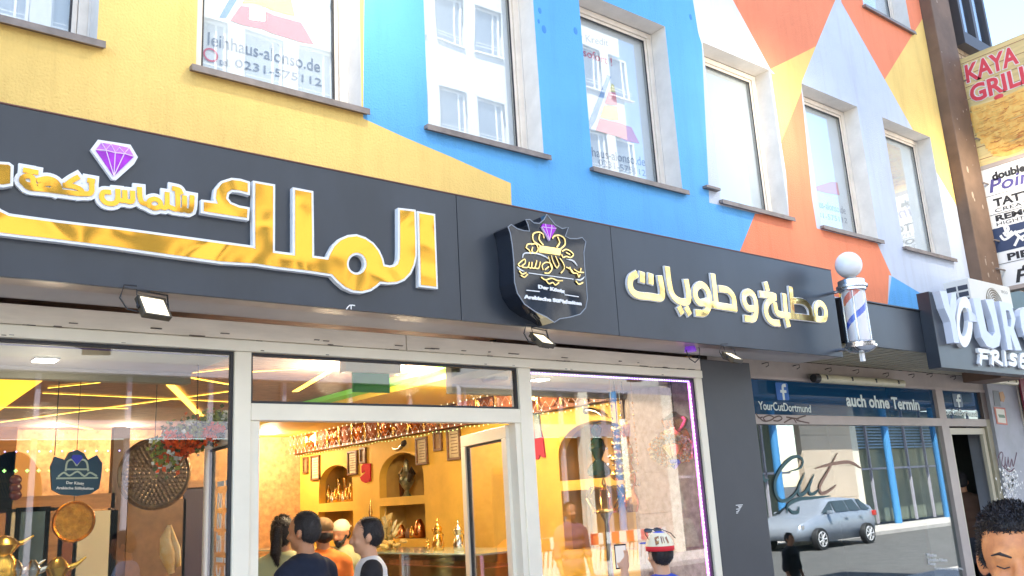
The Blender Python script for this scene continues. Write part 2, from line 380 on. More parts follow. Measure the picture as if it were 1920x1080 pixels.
# body behind the painted skin (side, back, roof)
mb = MB().box((XA, .42, 3.3), (XA + .3, 9, ZB)).box((XA + .31, 8.7, 3.3), (XB - .31, 9, ZB)).box((XB - .3, .003, 3.3), (XB, 9, ZB)).box((XA, .003, ZB), (XB, 9, ZB + .25))
build(mb, 'rear_wall', m_wht, bld)
build(MB().box((XA + .31, .42, 3.28), (XB - .31, 8.6, 3.4)), 'floor_slab', m_soff, bld)
DEP = .17
def window(x0, x1, z0, z1, par, idx=0, tint=None):
    f = MB(); f.frame(x0 + .012, x1 - .012, z0 + .02, z1 - .004, .05, DEP, DEP + .06)
    f.frame(x0 + .064, x1 - .064, z0 + .072, z1 - .056, .028, DEP + .012, DEP + .05)
    wf = build(f, 'window', m_frame, par, bevel=.004)
    r = MB()      # plastered reveal
    r.quad((x0, .0, z0), (x0, DEP, z0), (x0, DEP, z1), (x0, 0, z1)); r.quad((x1, DEP, z0), (x1, 0, z0), (x1, 0, z1), (x1, DEP, z1)); r.quad((x0, DEP, z1), (x1, DEP, z1), (x1, 0, z1), (x0, 0, z1))
    r.quad((x0, .0, z0), (x1, 0, z0), (x1, DEP, z0), (x0, DEP, z0)); r.quad((x0, DEP + .35, z0), (x1, DEP + .35, z0), (x1, DEP + .35, z1), (x0, DEP + .35, z1))
    for q in ((x0, x0 + .012), (x1 - .012, x1)): r.box((q[0], DEP + .002, z0 + .002), (q[1], DEP + .33, z1 - .002))
    build(r, 'reveal', m_reveal, wf)
    s = MB().box((x0 - .035, -.045, z0 - .022), (x1 + .035, DEP - .003, z0 + .004)).box((x0 - .035, -.047, z0 - .036), (x1 + .035, -.038, z0 - .0225))
    build(s, 'sill', m_sill, wf)
    g = MB(); g.frame(x0 + .090, x1 - .090, z0 + .098, z1 - .082, .012, DEP + .014, DEP + .022); build(g, 'gasket', m_gask, wf)
    build(MB().box((x0 + .094, DEP + .024, z0 + .102), (x1 - .094, DEP + .030, z1 - .086)), 'pane', m_upglass, wf)
    build(MB().box((x0 + .094, DEP + .052, z0 + .06), (x1 - .094, DEP + .056, z1 - .05)), 'white_backing', m_backing, wf)  # plain white board added behind the pane to make the window read bright
    return wf
wins = {}
for k, (a, b) in enumerate(allwx): wins[k - 4] = window(a, b, Z0, Z1, bld)
for k, (a, b) in enumerate(allwx): window(a, b, Z2, Z3, bld)
# lettering and the pyramid logo inside the pawn shop's panes
plw = plY(DEP + .048)
m_lt = mat('grey_window_lettering', (.30, .33, .40), .8); m_lr = mat('red_window_print', (.80, .16, .22), .8); m_ly = mat('yellow_window_print', (.85, .68, .16), .8); m_lb = mat('blue_window_print', (.07, .27, .62), .8)
def c6(p): return pix(plw, p, 4.697, 360, 0)
w1, w3, w5, w6 = wins[1], wins[3], wins[5], wins[6]
fill([c6([(340, 180), (430, 50), (540, 70), (650, 100), (720, 135), (830, 165), (960, 200), (1015, 290), (1070, 390), (960, 370), (830, 330), (700, 290), (620, 255), (540, 240), (440, 218)])], plw, 0, .002, 'logo_print', m_lr, w1)
fill([c6([(440, 30), (520, -90), (860, -60), (905, 140), (830, 125), (700, 88), (600, 45), (540, 30)])], plw, 0, .002, 'logo_print', m_ly, w1)
fill([c6([(240, 155), (300, 158), (430, -60), (360, -60)])], plw, 0, .002, 'logo_print', m_lb, w1)
textpx('leihhaus-alonso.de', plw, 390, 84, 600, 136, 24, 0, .002, 'lettering', m_lt, w1)
textpx('0231-575112', plw, 441, 125, 603, 162, 15, 0, .002, 'lettering', m_lt, w1)
textpx('tel.', plw, 411, 121, 432, 125, 13, 0, .002, 'lettering', m_lt, w1)
cx = pix(plw, [(395, 103)])[0]; fill([[(cx[0] + .045 * math.cos(t * PI / 12), cx[1] + .045 * math.sin(t * PI / 12)) for t in range(24)], [(cx[0] + .034 * math.cos(t * PI / 12), cx[1] + .034 * math.sin(t * PI / 12)) for t in range(24)]], plw, 0, .002, 'round_sticker', m_lr, w1)
def c7(p): return pix(plw, p, 2.843, 760, 0)
textpx('Ihr Kredit', plw, 1074, 73, 1141, 87, 13, 0, .002, 'lettering', m_lt, w3)
textpx('sofort !', plw, 1094, 105, 1148, 124, 15, 0, .002, 'lettering', m_lr, w3)
fill([c7([(985, 690), (1015, 640), (1095, 410), (1078, 400), (975, 655)])], plw, 0, .002, 'logo_print', m_lb, w3)
for pl_, mm in (([(1085, 488), (1100, 445), (1112, 455), (1120, 492)], m_ly), ([(1062, 552), (1083, 490), (1120, 494), (1128, 558), (1095, 560)], m_lr), ([(1038, 625), (1060, 560), (1128, 568), (1138, 640), (1090, 638)], m_ly), ([(1015, 695), (1036, 632), (1090, 645), (1140, 655), (1205, 680), (1248, 765), (1180, 752), (1130, 728), (1070, 712)], m_lr)):
    fill([c7(pl_)], plw, 0, .002, 'logo_print', mm, w3)
textpx('leihhaus-alonso.de', plw, 1085, 288, 1210, 312, 17, 0, .002, 'lettering', m_lt, w3)
textpx('0231-575112', plw, 1123, 310, 1211, 331, 12, 0, .002, 'lettering', m_lt, w3)
def c8(p): return pix(plw, p, 2.16, 1300, 0)
fill([c8([(490, 758), (560, 735), (583, 740), (592, 790), (540, 782), (495, 770)])], plw, 0, .002, 'logo_print', m_lr, w5)
textpx('leihhaus-alonso.de', plw, 1512, 383, 1586, 402, 14, 0, .002, 'lettering', m_lt, w5)
textpx('0231-575112', plw, 1522, 405, 1589, 419, 10, 0, .002, 'lettering', m_lt, w5)
# small drain slot and chipped holes in the blue stucco
p = onY(1317, 350); q = onY(1343, 357)
build(MB().box((p.x, -.05, p.z - .018), (q.x, .01, p.z + .004)), 'overflow_slot', m_sill, bld)
for u, v, r in ((1012, 20, .018), (1020, 55, .024), (1079, 58, .022), (1010, 40, .013), (1295, 32, .02)):
    c = onY(u, v); mb = MB(); mb.ell((c.x, -.001, c.z), (r, .004, r * 1.5), 10, 6); build(mb, 'paint_blob', mat('darker_blue_paint', (.05, .25, .66), .6), bld, smooth=True)
# dark pillar to the pavement
mb = MB().box((5.668, .0, 0), (6.315, .5, 2.87)); build(mb, 'pillar', m_pillar, bld, bevel=.006)
mb = MB(); c = onY(1384, 955); 
for k in range(7): mb.box((c.x - .03 + .012 * k * random.random() * 1.5, -.003, c.z - .03 + .01 * k), (c.x - .01 + .012 * k, -.0005, c.z - .025 + .01 * k))
build(mb, 'torn_sticker', m_white, bld)

# ------------------------------------------------------------------ brown column, brick building beyond
mb = MB().box((10.87, -.14, 2.9), (11.42, .3, 13.2)); col = build(mb, 'metal_column', m_brown, bevel=.01); tag(col, 'tall brown metal column with flaking paint between mural wall and brick house', 'column')
mb = MB(); fl = random.Random(3)
for k in range(38):
    x = 10.9 + fl.random() * .5; z = 4 + fl.random() * 5; r = .004 + fl.random() ** 3 * .024; mb.ell((x, -.142, z), (r, .004, r * (1 + fl.random() * 1.5)), 6, 4)
build(mb, 'paint_flake', mat('pale_paint_flake', (.36, .28, .22), .9), col, stuff=True)
bb = thing('brick_house', 'narrow sandy brick house with dark framed bay window behind the grill sign', 'house', (12, 0, 0))
build(MB().box((11.43, .06, 3.3), (12.9, 8, 13.0)), 'wall', m_mort, bb)
me = None; n = 0
for r in range(120):
    z = 3.35 + r * .08
    if z > 12.9: break
    for c in range(6):
        x = 11.44 + c * .25 - (.125 if r % 2 else 0)
        xa, xb = max(11.44, x), min(12.88, x + .235)
        if xb - xa < .05: continue
        if 11.78 < (xa + xb) / 2 < 12.72 and 7.5 < z < 9.6: continue
        if n < 300: build(MB().box((xa, .035, z), (xb, .062, z + .066)), 'brick', m_brick, bb)
        else:
            if me is None: me = MB()
            me.box((xa, .035, z), (xb, .062, z + .066))
        n += 1
build(me, 'upper_bricks', m_brick, bb, stuff=True)
bay = MB().box((11.8, -.1, 7.5), (12.7, .06, 7.68)).box((11.8, -.1, 9.4), (12.7, .06, 9.6)).box((11.8, -.1, 7.68), (11.86, .06, 9.4)).box((12.64, -.1, 7.68), (12.7, .06, 9.4)).box((12.2, -.1, 7.68), (12.28, .06, 9.4))
bw = build(bay, 'window', mat('dark_bay_frame', (.06, .055, .06), .5), bb)
for a, b in ((11.86, 12.2), (12.28, 12.64)):
    build(MB().box((a, -.05, 7.68), (b, -.044, 9.4)), 'pane', m_upglass, bw)
    build(MB().box((a, .0, 7.68), (b, .004, 9.4)), 'curtain', mat('grey_curtain', (.35, .40, .48), .9, var=.3), bw)
# ------------------------------------------------------------------ sweet shop front
sf = thing('sweet_shop_front', 'cream framed glass front of the sweet shop with an open double door', 'shop front', (2.8, 0, 0))
X = dict(l0=-1.4, l1=1.795, d0=1.887, j0=1.94, j1=3.712, d1=3.755, r0=3.862, r1=5.585, e=5.664)
HZ = 2.712
def bx(nm, a, b, m=m_shopfr, par=None, **k): return build(MB().box(a, b), nm, m, par or sf, **k)
bx('post', (X['l1'], 0, 0), (X['d0'], .09, HZ), bevel=.004)
bx('post', (X['d1'], 0, 0), (X['r0'], .09, HZ), bevel=.004)
bx('post', (X['r1'], 0, 0), (X['e'], .09, HZ), bevel=.004)
bx('post', (X['l0'] - .1, 0, 0), (X['l0'], .09, HZ), bevel=.004)
bx('transom', (X['d0'] + .001, .002, 2.342), (X['d1'] - .001, .088, 2.434), bevel=.004)
bx('jamb', (X['d0'] + .001, .012, FL), (X['j0'], .085, 2.341)); bx('jamb', (X['j1'], .012, FL), (X['d1'] - .001, .085, 2.341))
bx('head_rail', (X['l0'] - .1, -.012, HZ + .001), (X['e'], .09, 2.775), bevel=.006)
xs = [X['l0'] - .1, onY(762, 640).x, X['e']]
bx('header_board', (xs[0], .0, 2.779), (xs[1] - .003, .09, 2.876), m_head, bevel=.003); bx('header_board', (xs[1] + .003, .0, 2.779), (xs[2], .09, 2.876), m_head, bevel=.003)
mb = MB(); rr = random.Random(5)
for k in range(46):
    x = rr.uniform(.5, 5.6); z = rr.choice((2.774, 2.777, 2.80, 2.72)) + rr.uniform(-.003, .003); l = rr.uniform(.01, .09) if z > 2.77 else .02
    mb.box((x, -.0135, z), (x + l, -.0119 if z < 2.7755 else -.001, z + rr.uniform(.002, .005)))
build(mb, 'chipped_paint', m_chip, sf, stuff=True)
bx('base_rail', (X['l0'], .0, 0), (X['l1'] - .001, .09, .35)); bx('base_rail', (X['r0'] + .001, .0, 0), (X['r1'] - .001, .09, .35))
for a, b, z0, z1 in ((X['l0'], X['l1'], .35, HZ), (X['r0'], X['r1'], .35, HZ), (X['d0'], X['d1'], 2.434, HZ)):
    g = MB(); g.frame(a + .001, b - .001, z0 + .001, z1 - .001, .014, .02, .05); build(g, 'gasket', m_gask, sf)
    build(MB().box((a + .01, .034, z0 + .01), (b - .01, .040, z1 - .01)), 'pane', m_shopglass, sf)
# LED strips round the panes
l = MB().box((X['r0'] + .016, .05, HZ - .028), (X['r1'] - .02, .06, HZ - .016)); build(l, 'led_strip', m_vio, sf)
l = MB().box((X['r1'] - .034, .05, .4), (X['r1'] - .018, .06, HZ - .03)); build(l, 'led_strip', m_mag, sf)
mb = MB()
for k in range(60): mb.box((X['r0'] + .03 + k * .028, .046, HZ - .025), (X['r0'] + .038 + k * .028, .0495, HZ - .019))
for k in range(70): mb.box((X['r1'] - .030, .046, .5 + k * .031), (X['r1'] - .022, .0495, .51 + k * .031))
build(mb, 'led_dots', mat('led_dot', (1, .8, 1), .5, emis=(1, .75, 1), es=1.2), sf, stuff=True)
l = MB().box((X['l0'], .05, HZ - .026), (X['l1'] - .02, .058, HZ - .018)); build(l, 'led_strip', mat('dim_led_strip', (.12, .08, .2), .5), sf)
# door leaves, opened inwards
def leaf(hx, ang, sgn, lab):
    L = .86; R = Matrix.Rotation(ang, 4, 'Z'); T = Matrix.Translation((hx, .085, 0)) @ R
    def tr(mb): mb.v = [tuple(T @ Vector(v)) for v in mb.v]; return mb
    f = MB(); f.frame(0, L, FL + .02, 2.335, .085, -.025, .025); d = build(tr(f), 'door', m_shopfr, sf, bevel=.004, label=lab)
    f = MB(); f.frame(.086, L - .086, FL + .106, 2.249, .012, -.012, .012); build(tr(f), 'gasket', m_gask, d)
    build(tr(MB().box((.095, -.004, FL + .115), (L - .095, .004, 2.24))), 'pane', m_shopglass, d)
    h = MB(); h.tube([(L - .04, -.03, 1.05), (L - .04, -.09, 1.05), (L - .15, -.09, 1.05)], .011); h.box((L - .062, -.03, .95), (L - .02, -.0255, 1.15)); build(tr(h), 'handle', m_chrome, d)
    for z in (.5, 1.3, 2.15): build(tr(MB().lathe((.0, -.03, z), [(.014, 0), (.014, .11)], 10)), 'hinge', m_chrome, d)
    return d, T
dr, TR = leaf(X['j1'] + .002, math.radians(75.5), 1, 'right door leaf folded back into the shop')
dl, TL = leaf(X['j0'] - .03, math.radians(84), 1, 'left door leaf folded back, with white lettering')
pld = Pl(TL @ Vector((0, .006, 0)), TL.to_3x3() @ Vector((1, 0, 0)), (0, 0, 1), TL.to_3x3() @ Vector((0, 1, 0)))
text('klassI', pld, .30, .42, 1.45, 2.05, 0, .002, 'lettering', m_white, dl, rot90=True, mirror=False)
text('klassI', pld, .46, .60, 1.45, 2.05, 0, .002, 'lettering', m_white, dl, rot90=True)

# ------------------------------------------------------------------ shop room
XR, YB, CZ = 5.684, 7.45, 3.0
struct(build(MB().box((-4, .0, -.12), (XR + .5, YB + .1, FL)), 'interior_floor', m_floor_i))
struct(build(MB().box((-4, .1, CZ), (XR + .5, YB + .1, CZ + .1)), 'interior_ceiling', m_ceil))
struct(build(MB().box((-4, YB, FL), (XR + .5, YB + .1, CZ)), 'interior_back_wall', m_inner_o))
struct(build(MB().box((-4.1, .1, FL), (-4.0, YB + .1, CZ)), 'interior_left_wall', m_inner_o))
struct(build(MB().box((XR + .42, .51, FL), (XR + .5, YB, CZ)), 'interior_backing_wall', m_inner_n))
for a, b in ((-4, 1.85), (3.80, XR - .002)):    # lowered soffit inside the side windows
    struct(build(MB().box((a, .095, HZ + .004), (b, .85, HZ + .06)).box((a, .852, HZ - .06), (b, .93, CZ - .002)), 'interior_soffit', mat('painted_soffit_board', (.30, .29, .24), .6, var=.1)))
plw_ = plX(XR)
def c3(p): return pix(plw_, p, 3.6, 480, 780)
def c4(p): return pix(plw_, p, 2.7, 980, 680)
def arch(a, b, zb, zs, zt):
    pts = [(a, zb), (b, zb)]; n = 14; c = (a + b) / 2; r = (b - a) / 2
    return pts + [(c + r * math.cos(PI * i / n), zs + (zt - zs) * math.sin(PI * i / n)) for i in range(n + 1)]
def abox(L): ys = [p[0] for p in L]; zs = [p[1] for p in L]; return min(ys), max(ys), min(zs), max(zs)
A1 = abox(c3([(425, 590), (655, 575), (545, 330)])); A2 = abox(c3([(835, 555), (1135, 527), (985, 245)])); A3 = abox(c4([(190, 600), (580, 560), (395, 287)]))
R1 = abox(c3([(420, 655), (655, 637), (655, 845)])); R2 = abox(c3([(835, 620), (1140, 592), (1145, 830)])); R3 = abox(c4([(195, 655), (585, 625), (400, 950)]))
holes = []
for A in (A1, A2, A3): holes.append(arch(A[0], A[1], A[2], A[2] + (A[3] - A[2]) * .45, A[3]))
for R_ in (R1, R2, R3): holes.append([(R_[0], R_[2]), (R_[1], R_[2]), (R_[1], R_[3]), (R_[0], R_[3])])
HF = 2.655
wl = fill([[(-YB, FL), (-.51, FL), (-.51, HF), (-YB, HF)]] + holes, plw_, -.10, 0, 'interior_niche_wall', m_inner_y); struct(wl)
for i, A in enumerate((A1, A2, A3, R1, R2, R3)):
    nb = MB(); y0, y1 = -A[1], -A[0]
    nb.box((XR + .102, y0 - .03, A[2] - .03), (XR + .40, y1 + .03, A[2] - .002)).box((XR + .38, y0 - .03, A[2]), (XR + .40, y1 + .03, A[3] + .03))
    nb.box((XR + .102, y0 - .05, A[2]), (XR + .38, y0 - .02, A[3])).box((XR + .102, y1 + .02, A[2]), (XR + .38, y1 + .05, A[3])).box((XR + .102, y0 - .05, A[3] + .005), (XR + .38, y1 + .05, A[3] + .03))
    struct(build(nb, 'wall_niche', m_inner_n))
struct(build(MB().box((5.655, .095, FL), (5.681, .86, HZ)), 'interior_stone_pier', mat('mottled_plum_stone', (.34, .27, .30), .6, col2=(.16, .11, .13), vs=18)))
# frieze of carved octagons above
fz = thing('carved_frieze', 'red brown carved frieze of octagon medallions along the top of the yellow niche wall', 'frieze', (XR, 3, 2.7))
build(MB().box((XR - .10, .94, HF + .002), (XR + .1, YB - .01, CZ - .002)), 'board', mat('frieze_red_brown', (.30, .09, .04), .5, col2=(.16, .06, .03), vs=9, bump=.5, bs=25), fz)
y = 1.1; k = 0
while y < YB - .2:
    o_ = MB(); R8 = Matrix.Rotation(PI / 8, 3, 'X')
    o_.lathe((XR - .10, y, (HF + CZ) / 2), [(.15, 0), (.15, .02), (.12, .035), (.10, .02), (.06, .035), (.03, .045), (.002, .05)], 8, 'X', R8)
    build(o_, 'medallion', m_copper if k % 2 else mat('carved_medallion', (.42, .13, .05), .4, var=.4, vs=20), fz)
    o_ = MB().lathe((XR - .115, y + .17, HF + .02), [(.016, 0), (.022, .05), (.014, .15), (.022, .26), (.016, .3)], 8); build(o_, 'baluster', m_brass, fz)
    y += .34; k += 1
# ceiling lights
for i, (u, v) in enumerate(((620, 685), (765, 690), (895, 697), (30, 829), (153, 828), (547, 814), (520, 822))):
    p = onZ(u, v, CZ)
    if p.y < .3 or p.y > YB - .1: p = Vector((max(-3, min(5, p.x)), min(max(p.y, 1), YB - .5), CZ))
    t = thing('ceiling_downlight', 'small round white downlight, %s' % ['left of the exit sign', 'just right of the exit sign', 'nearest the black speaker at the transom', 'far left over the yellow arch', 'deep in the left room', 'over the corner of the niche wall', 'deepest above the orange wall'][i], 'ceiling light', p, 'downlights in the shop ceiling')
    t['label'] = t['label'].replace(' number', '')
    build(MB().lathe((p.x, p.y, CZ - .012), [(.05, 0), (.05, .011)], 16), 'ring', m_white, t); build(MB().lathe((p.x, p.y, CZ - .016), [(.038, 0), (.038, .0035)], 16), 'lens', m_down, t)
    L_ = bpy.data.lights.new('lamp', 'POINT'); L_.energy = 17 if i not in (3, 4) else 7; L_.color = (1, .80, .52); L_.shadow_soft_size = .12
    lo = bpy.data.objects.new('lamp', L_); COL.objects.link(lo); lo.parent = t; lo.location = (0, 0, -.12)
for (u, v), nm in zip(((85, 674), (1012, 711)), ('left', 'right')):
    p = onZ(u, v, HZ)
    t = thing('square_downlight', 'bright square downlight set in the board above the %s shop window' % nm, 'ceiling light', p, 'square lights over the display windows')
    build(MB().box((p.x - .06, p.y - .06, HZ - .006), (p.x + .06, p.y + .06, HZ + .003)), 'frame', m_white, t); build(MB().box((p.x - .052, p.y - .052, HZ - .010), (p.x + .052, p.y + .052, HZ - .0062)), 'lens', m_down, t)
    L_ = bpy.data.lights.new('lamp', 'POINT'); L_.energy = 1.2; L_.color = (1, .86, .66); L_.shadow_soft_size = .08
    lo = bpy.data.objects.new('lamp', L_); COL.objects.link(lo); lo.parent = t; lo.location = (0, 0, -.3)
# LED lines on the ceiling
LN = [((298, 700), (398, 803), .07), ((105, 696), (300, 714), .025), ((90, 729), (470, 689), .014), ((80, 739), (470, 757), .014), ((0, 766), (240, 768), .016), ((0, 794), (470, 731), .018), ((102, 794), (170, 810), .06), ((352, 711), (440, 726), .03), ((473, 701), (558, 696), .03), ((620, 699), (553, 738), .06), ((726, 705), (793, 714), .03), ((473, 746), (780, 717), .014), ((473, 733), (525, 741), .03)]
nl = ['thick bright yellow diagonal light line across the left window', 'thin warm line from the yellow panel towards the thick line', 'upper crossing hairline of light in the left window', 'middle sloping hairline of light in the left window', 'lowest level light line at far left', 'long rising hairline of light crossing the left window', 'short fat yellow light bar at far left', 'short warm line by the right edge of the left window', 'warm line at the left end of the transom pane', 'bright yellow diagonal bar in the transom pane', 'warm line right of the exit sign', 'long hairline of light along the transom pane', 'short line at the lower left of the transom pane']
for i, (a, b, wd) in enumerate(LN):
    A = onZ(*a, CZ - .02); B = onZ(*b, CZ - .02)
    for q in (A, B):
        if q.y > YB - .1: q.x, q.y = q.x * (YB - .1 + DIST) / (q.y + DIST), YB - .1
    if (B - A).length < .1: continue
    d = (B - A).normalized(); n_ = Vector((-d.y, d.x, 0)) * wd / 2; mb = MB(); dz = Vector((0, 0, .0018 * (i + 1)))
    mb.add([A + n_ + dz, A - n_ + dz, B - n_ + dz, B + n_ + dz] + [q + dz + Vector((0, 0, .0012)) for q in (A + n_, A - n_, B - n_, B + n_)], [(3, 2, 1, 0), (4, 5, 6, 7), (0, 1, 5, 4), (1, 2, 6, 5), (2, 3, 7, 6), (3, 0, 4, 7)])
    tag(build(mb, 'led_line', m_warm), nl[i], 'led line', 'light lines on the shop ceiling')
# yellow lit coffer at far left, its light put into a flat glowing sheet
pts = [onZ(u, v, CZ - .01) for u, v in ((-120, 696), (106, 696), (0, 770), (-120, 840))]
mb = MB(); mb.add(pts + [p + Vector((0, 0, .008)) for p in pts], [(3, 2, 1, 0), (4, 5, 6, 7)]); tag(build(mb, 'lit_coffer', mat('yellow_lit_coffer', (.9, .6, .1), .5, emis=(1, .52, .03), es=.45)), 'lit yellow ceiling recess as a glowing sheet in the corner of the left window', 'lit recess')
# green and yellow bands of the ceiling cove
cv = thing('ceiling_cove', 'yellow painted ceiling drop with a glowing green edge above the door', 'ceiling cove', (4.6, 3, 2.95))
build(MB().box((4.35, 1.3, CZ - .10), (XR - .115, YB - .02, CZ - .002)), 'panel', mat('yellow_cove_paint', (.80, .50, .06), .6), cv)
build(MB().box((4.20, 1.3, CZ - .05), (4.348, YB - .02, CZ - .003)), 'green_edge', mat('green_cove_light', (.2, .6, .1), .6, emis=(.22, .62, .04), es=.05), cv)
t = thing('exit_sign', 'grey boxed emergency exit sign with a plain green face', 'exit sign', onZ(695, 690, 2.9))
p = onZ(695, 690, 2.9); build(MB().box((p.x - .24, p.y - .05, 2.86), (p.x + .24, p.y + .05, CZ - .001)), 'housing', mat('grey_sign_housing', (.38, .40, .36), .5), t)
build(MB().box((p.x - .16, p.y - .01, 2.71), (p.x + .16, p.y + .01, 2.858)), 'face', mat('green_exit_face', (.03, .30, .06), .5), t)  # green light patch below the housing put into plain colour, nothing emits
# speaker at the transom
p = onY(914, 705, .5); t = thing('wall_speaker', 'small dark speaker hanging inside the top right of the transom pane', 'speaker', p)
build(MB().box((p.x - .0, p.y - .09, p.z - .04), (p.x + .13, p.y + .09, p.z + .10)), 'cabinet', mat('grey_speaker', (.22, .20, .19), .5), t, bevel=.02); build(MB().box((p.x + .05, p.y - .02, p.z + .11), (p.x + .08, p.y + .02, CZ)), 'bracket', m_black, t)
# ------------------------------------------------------------------ main fascia sign
SY = -.45; SB, ST = 2.889, 3.668
sg = thing('fascia_sign', 'long dark slate fascia sign of the sweet shop with big gold Arabic letters', 'sign', (3.5, -.2, 2.9))
seams = [-1.2, onY(860, 480, SY).x, onY(1152, 520, SY).x, 7.045]
for i in range(3):
    a, b = seams[i] + (.0022 if i else 0), seams[i + 1] - (.0022 if i < 2 else 0)
    build(MB().box((a, SY, SB), (b, SY + .02, ST)), 'panel', m_slate, sg, bevel=.0015)
build(MB().box((-1.2, SY + .021, SB + .003), (7.043, SY + .15, SB + .03)), 'underside', m_under, sg)
build(MB().box((-1.2, SY + .151, SB + .012), (7.04, -.003, SB + .04)), 'soffit', m_soff, sg)
build(MB().box((-1.2, SY + .021, SB + .05), (7.04, -.003, ST - .004)), 'box', m_slate_d, sg)
build(MB().box((-1.2, SY - .004, ST + .0005), (7.045, -.001, ST + .007)), 'top_trim', m_trim, sg)
ps = plY(SY)
def S1(p): return pix(Pl((0, SY - .035, 0), (1, 0, 0), (0, 0, 1), (0, -1, 0)), p, 3.856, 0, 180)
def S2(p): return pix(Pl((0, SY - .035, 0), (1, 0, 0), (0, 0, 1), (0, -1, 0)), p, 3.856, 0, 380)
def S3(p): return pix(Pl((0, SY - .035, 0), (1, 0, 0), (0, 0, 1), (0, -1, 0)), p, 3.856, 360, 300)
def gl(loops, face=m_gold, off=.0125, h=.035, lab=None):
    lp = [loops[0] if signed(loops[0]) > 0 else loops[0][::-1]] + [l if signed(l) < 0 else l[::-1] for l in loops[1:]]
    b = fill(lp, ps, 0, h, 'letter', m_white, sg, off=off)
    fill(lp, ps, h + .0005, h + .003, 'face', face, b)
    if lab: b['label'] = lab
gl([S3([(1642, 386), (1746, 403), (1765, 916), (1655, 903)])])
circ = [(1190 + 72 * math.cos(t * PI / 14), 750 + 80 * math.sin(t * PI / 14)) for t in range(28)]
main = S3([(1503, 362), (1605, 373), (1612, 560), (1613, 690), (1600, 755), (1572, 815), (1530, 858), (1480, 880), (1420, 884), (1358, 878), (1330, 905), (1290, 932), (1230, 948), (1165, 942), (1105, 915), (1055, 872), (1012, 825), (870, 803), (600, 770), (463, 748)])
main += S2([(1600, 425), (1200, 370), (800, 312), (400, 262), (120, 230), (0, 215), (-90, 190), (-160, 130), (-190, 60), (-190, -120), (-60, -120), (-60, -20), (-45, 35), (0, 66), (60, 96), (90, 101), (430, 147), (900, 202), (1300, 256), (1830, 328)])
main += S3([(458, 645), (456, 400), (458, 168), (585, 190), (583, 672), (745, 692), (745, 400), (745, 216), (862, 238), (866, 500), (868, 707), (985, 722), (1000, 680), (1030, 625), (1075, 582), (1130, 558), (1190, 552), (1250, 572), (1305, 610), (1345, 660), (1370, 715), (1382, 768), (1430, 778), (1465, 772), (1490, 752), (1502, 715), (1504, 640)])
gl([main, S3(circ)])
gl([smooth2(S3([(85, 305), (188, 318)]), 1) + S3([(172, 275), (180, 215), (218, 168), (290, 146), (350, 152), (402, 168), (402, 234), (340, 218), (285, 214), (252, 238), (245, 280), (275, 318), (340, 345), (400, 356), (396, 418), (240, 395), (85, 370)])])
gl([S1([(-200, 480), (60, 498), (76, 510), (72, 632), (20, 640), (-200, 610)])])
def word(lst, wd, wo, fn, nm='word', hh=.016, face=m_gold):
    b = MB()
    for i, s_ in enumerate(lst): ribbon(b, ps, fn(s_), wd + wo, 0, hh + i * .00025, 4)
    bo = build(b, nm, m_white, sg); g = MB()
    for i, s_ in enumerate(lst): ribbon(g, ps, fn(s_), wd, hh + .004, hh + .006 + i * .00025, 4)
    build(g, 'face', face, bo); return bo
word([[(250, 640), (205, 632), (168, 615), (168, 585), (205, 570), (240, 585), (248, 640)], [(180, 622), (215, 655), (330, 668), (450, 684), (560, 698), (600, 700)], [(192, 530), (210, 533)], [(240, 540), (262, 544)], [(290, 600), (350, 590), (405, 610), (432, 650), (430, 675)], [(300, 640), (350, 625), (395, 640), (385, 672)], [(600, 700), (590, 672), (545, 650), (478, 640)], [(488, 632), (530, 602), (560, 585)], [(600, 698), (650, 700), (668, 680), (668, 640)], [(655, 604), (672, 607)]], .023, .036, S1)
word([[(790, 688), (752, 690), (742, 728), (768, 762), (810, 772), (845, 762), (858, 730), (858, 682)], [(858, 740), (905, 748), (908, 690)], [(905, 748), (960, 756), (965, 695)], [(1015, 668), (1018, 720), (1035, 765), (1080, 775)], [(1080, 780), (1090, 750), (1125, 738), (1160, 755), (1165, 790), (1125, 805), (1090, 790)], [(1165, 792), (1210, 798), (1215, 705)], [(1245, 802), (1290, 808), (1290, 700)], [(1268, 664), (1300, 672), (1312, 690)], [(1290, 810), (1335, 815), (1340, 730)], [(1335, 815), (1385, 820), (1395, 728)]], .023, .036, S1)
def S5(p): return pix(Pl((0, SY - .03, 0), (1, 0, 0), (0, 0, 1), (0, -1, 0)), p, 4.174, 1140, 460)
RW_ = .050; RO = .011
word([[(222, 228), (192, 250), (182, 300), (200, 355), (250, 388), (340, 398), (420, 408), (436, 370), (420, 262)], [(278, 232), (278, 262)], [(345, 245), (345, 275)]], RW_, RO, S5, 'letter', .014, m_gold2)
word([[(476, 190), (490, 300), (515, 385), (565, 432), (625, 440), (642, 400), (625, 290)], [(575, 498), (582, 512)], [(632, 503), (640, 518)]], RW_, RO, S5, 'letter', .014, m_gold2)
word([[(800, 430), (730, 445), (696, 400), (695, 340), (735, 305), (780, 335), (802, 400), (800, 470), (770, 525), (712, 527)]], RW_, RO, S5, 'letter', .014, m_gold2)
word([[(834, 245), (858, 460)], [(770, 450), (880, 470), (1000, 490)], [(895, 338), (950, 350), (990, 400), (1002, 485)]], RW_, RO, S5, 'letter', .014, m_gold2)
word([[(1165, 490), (1110, 490), (1078, 440), (1078, 385), (1110, 362), (1145, 385), (1165, 440), (1168, 520), (1150, 572), (1095, 570)]], RW_, RO, S5, 'letter', .014, m_gold2)
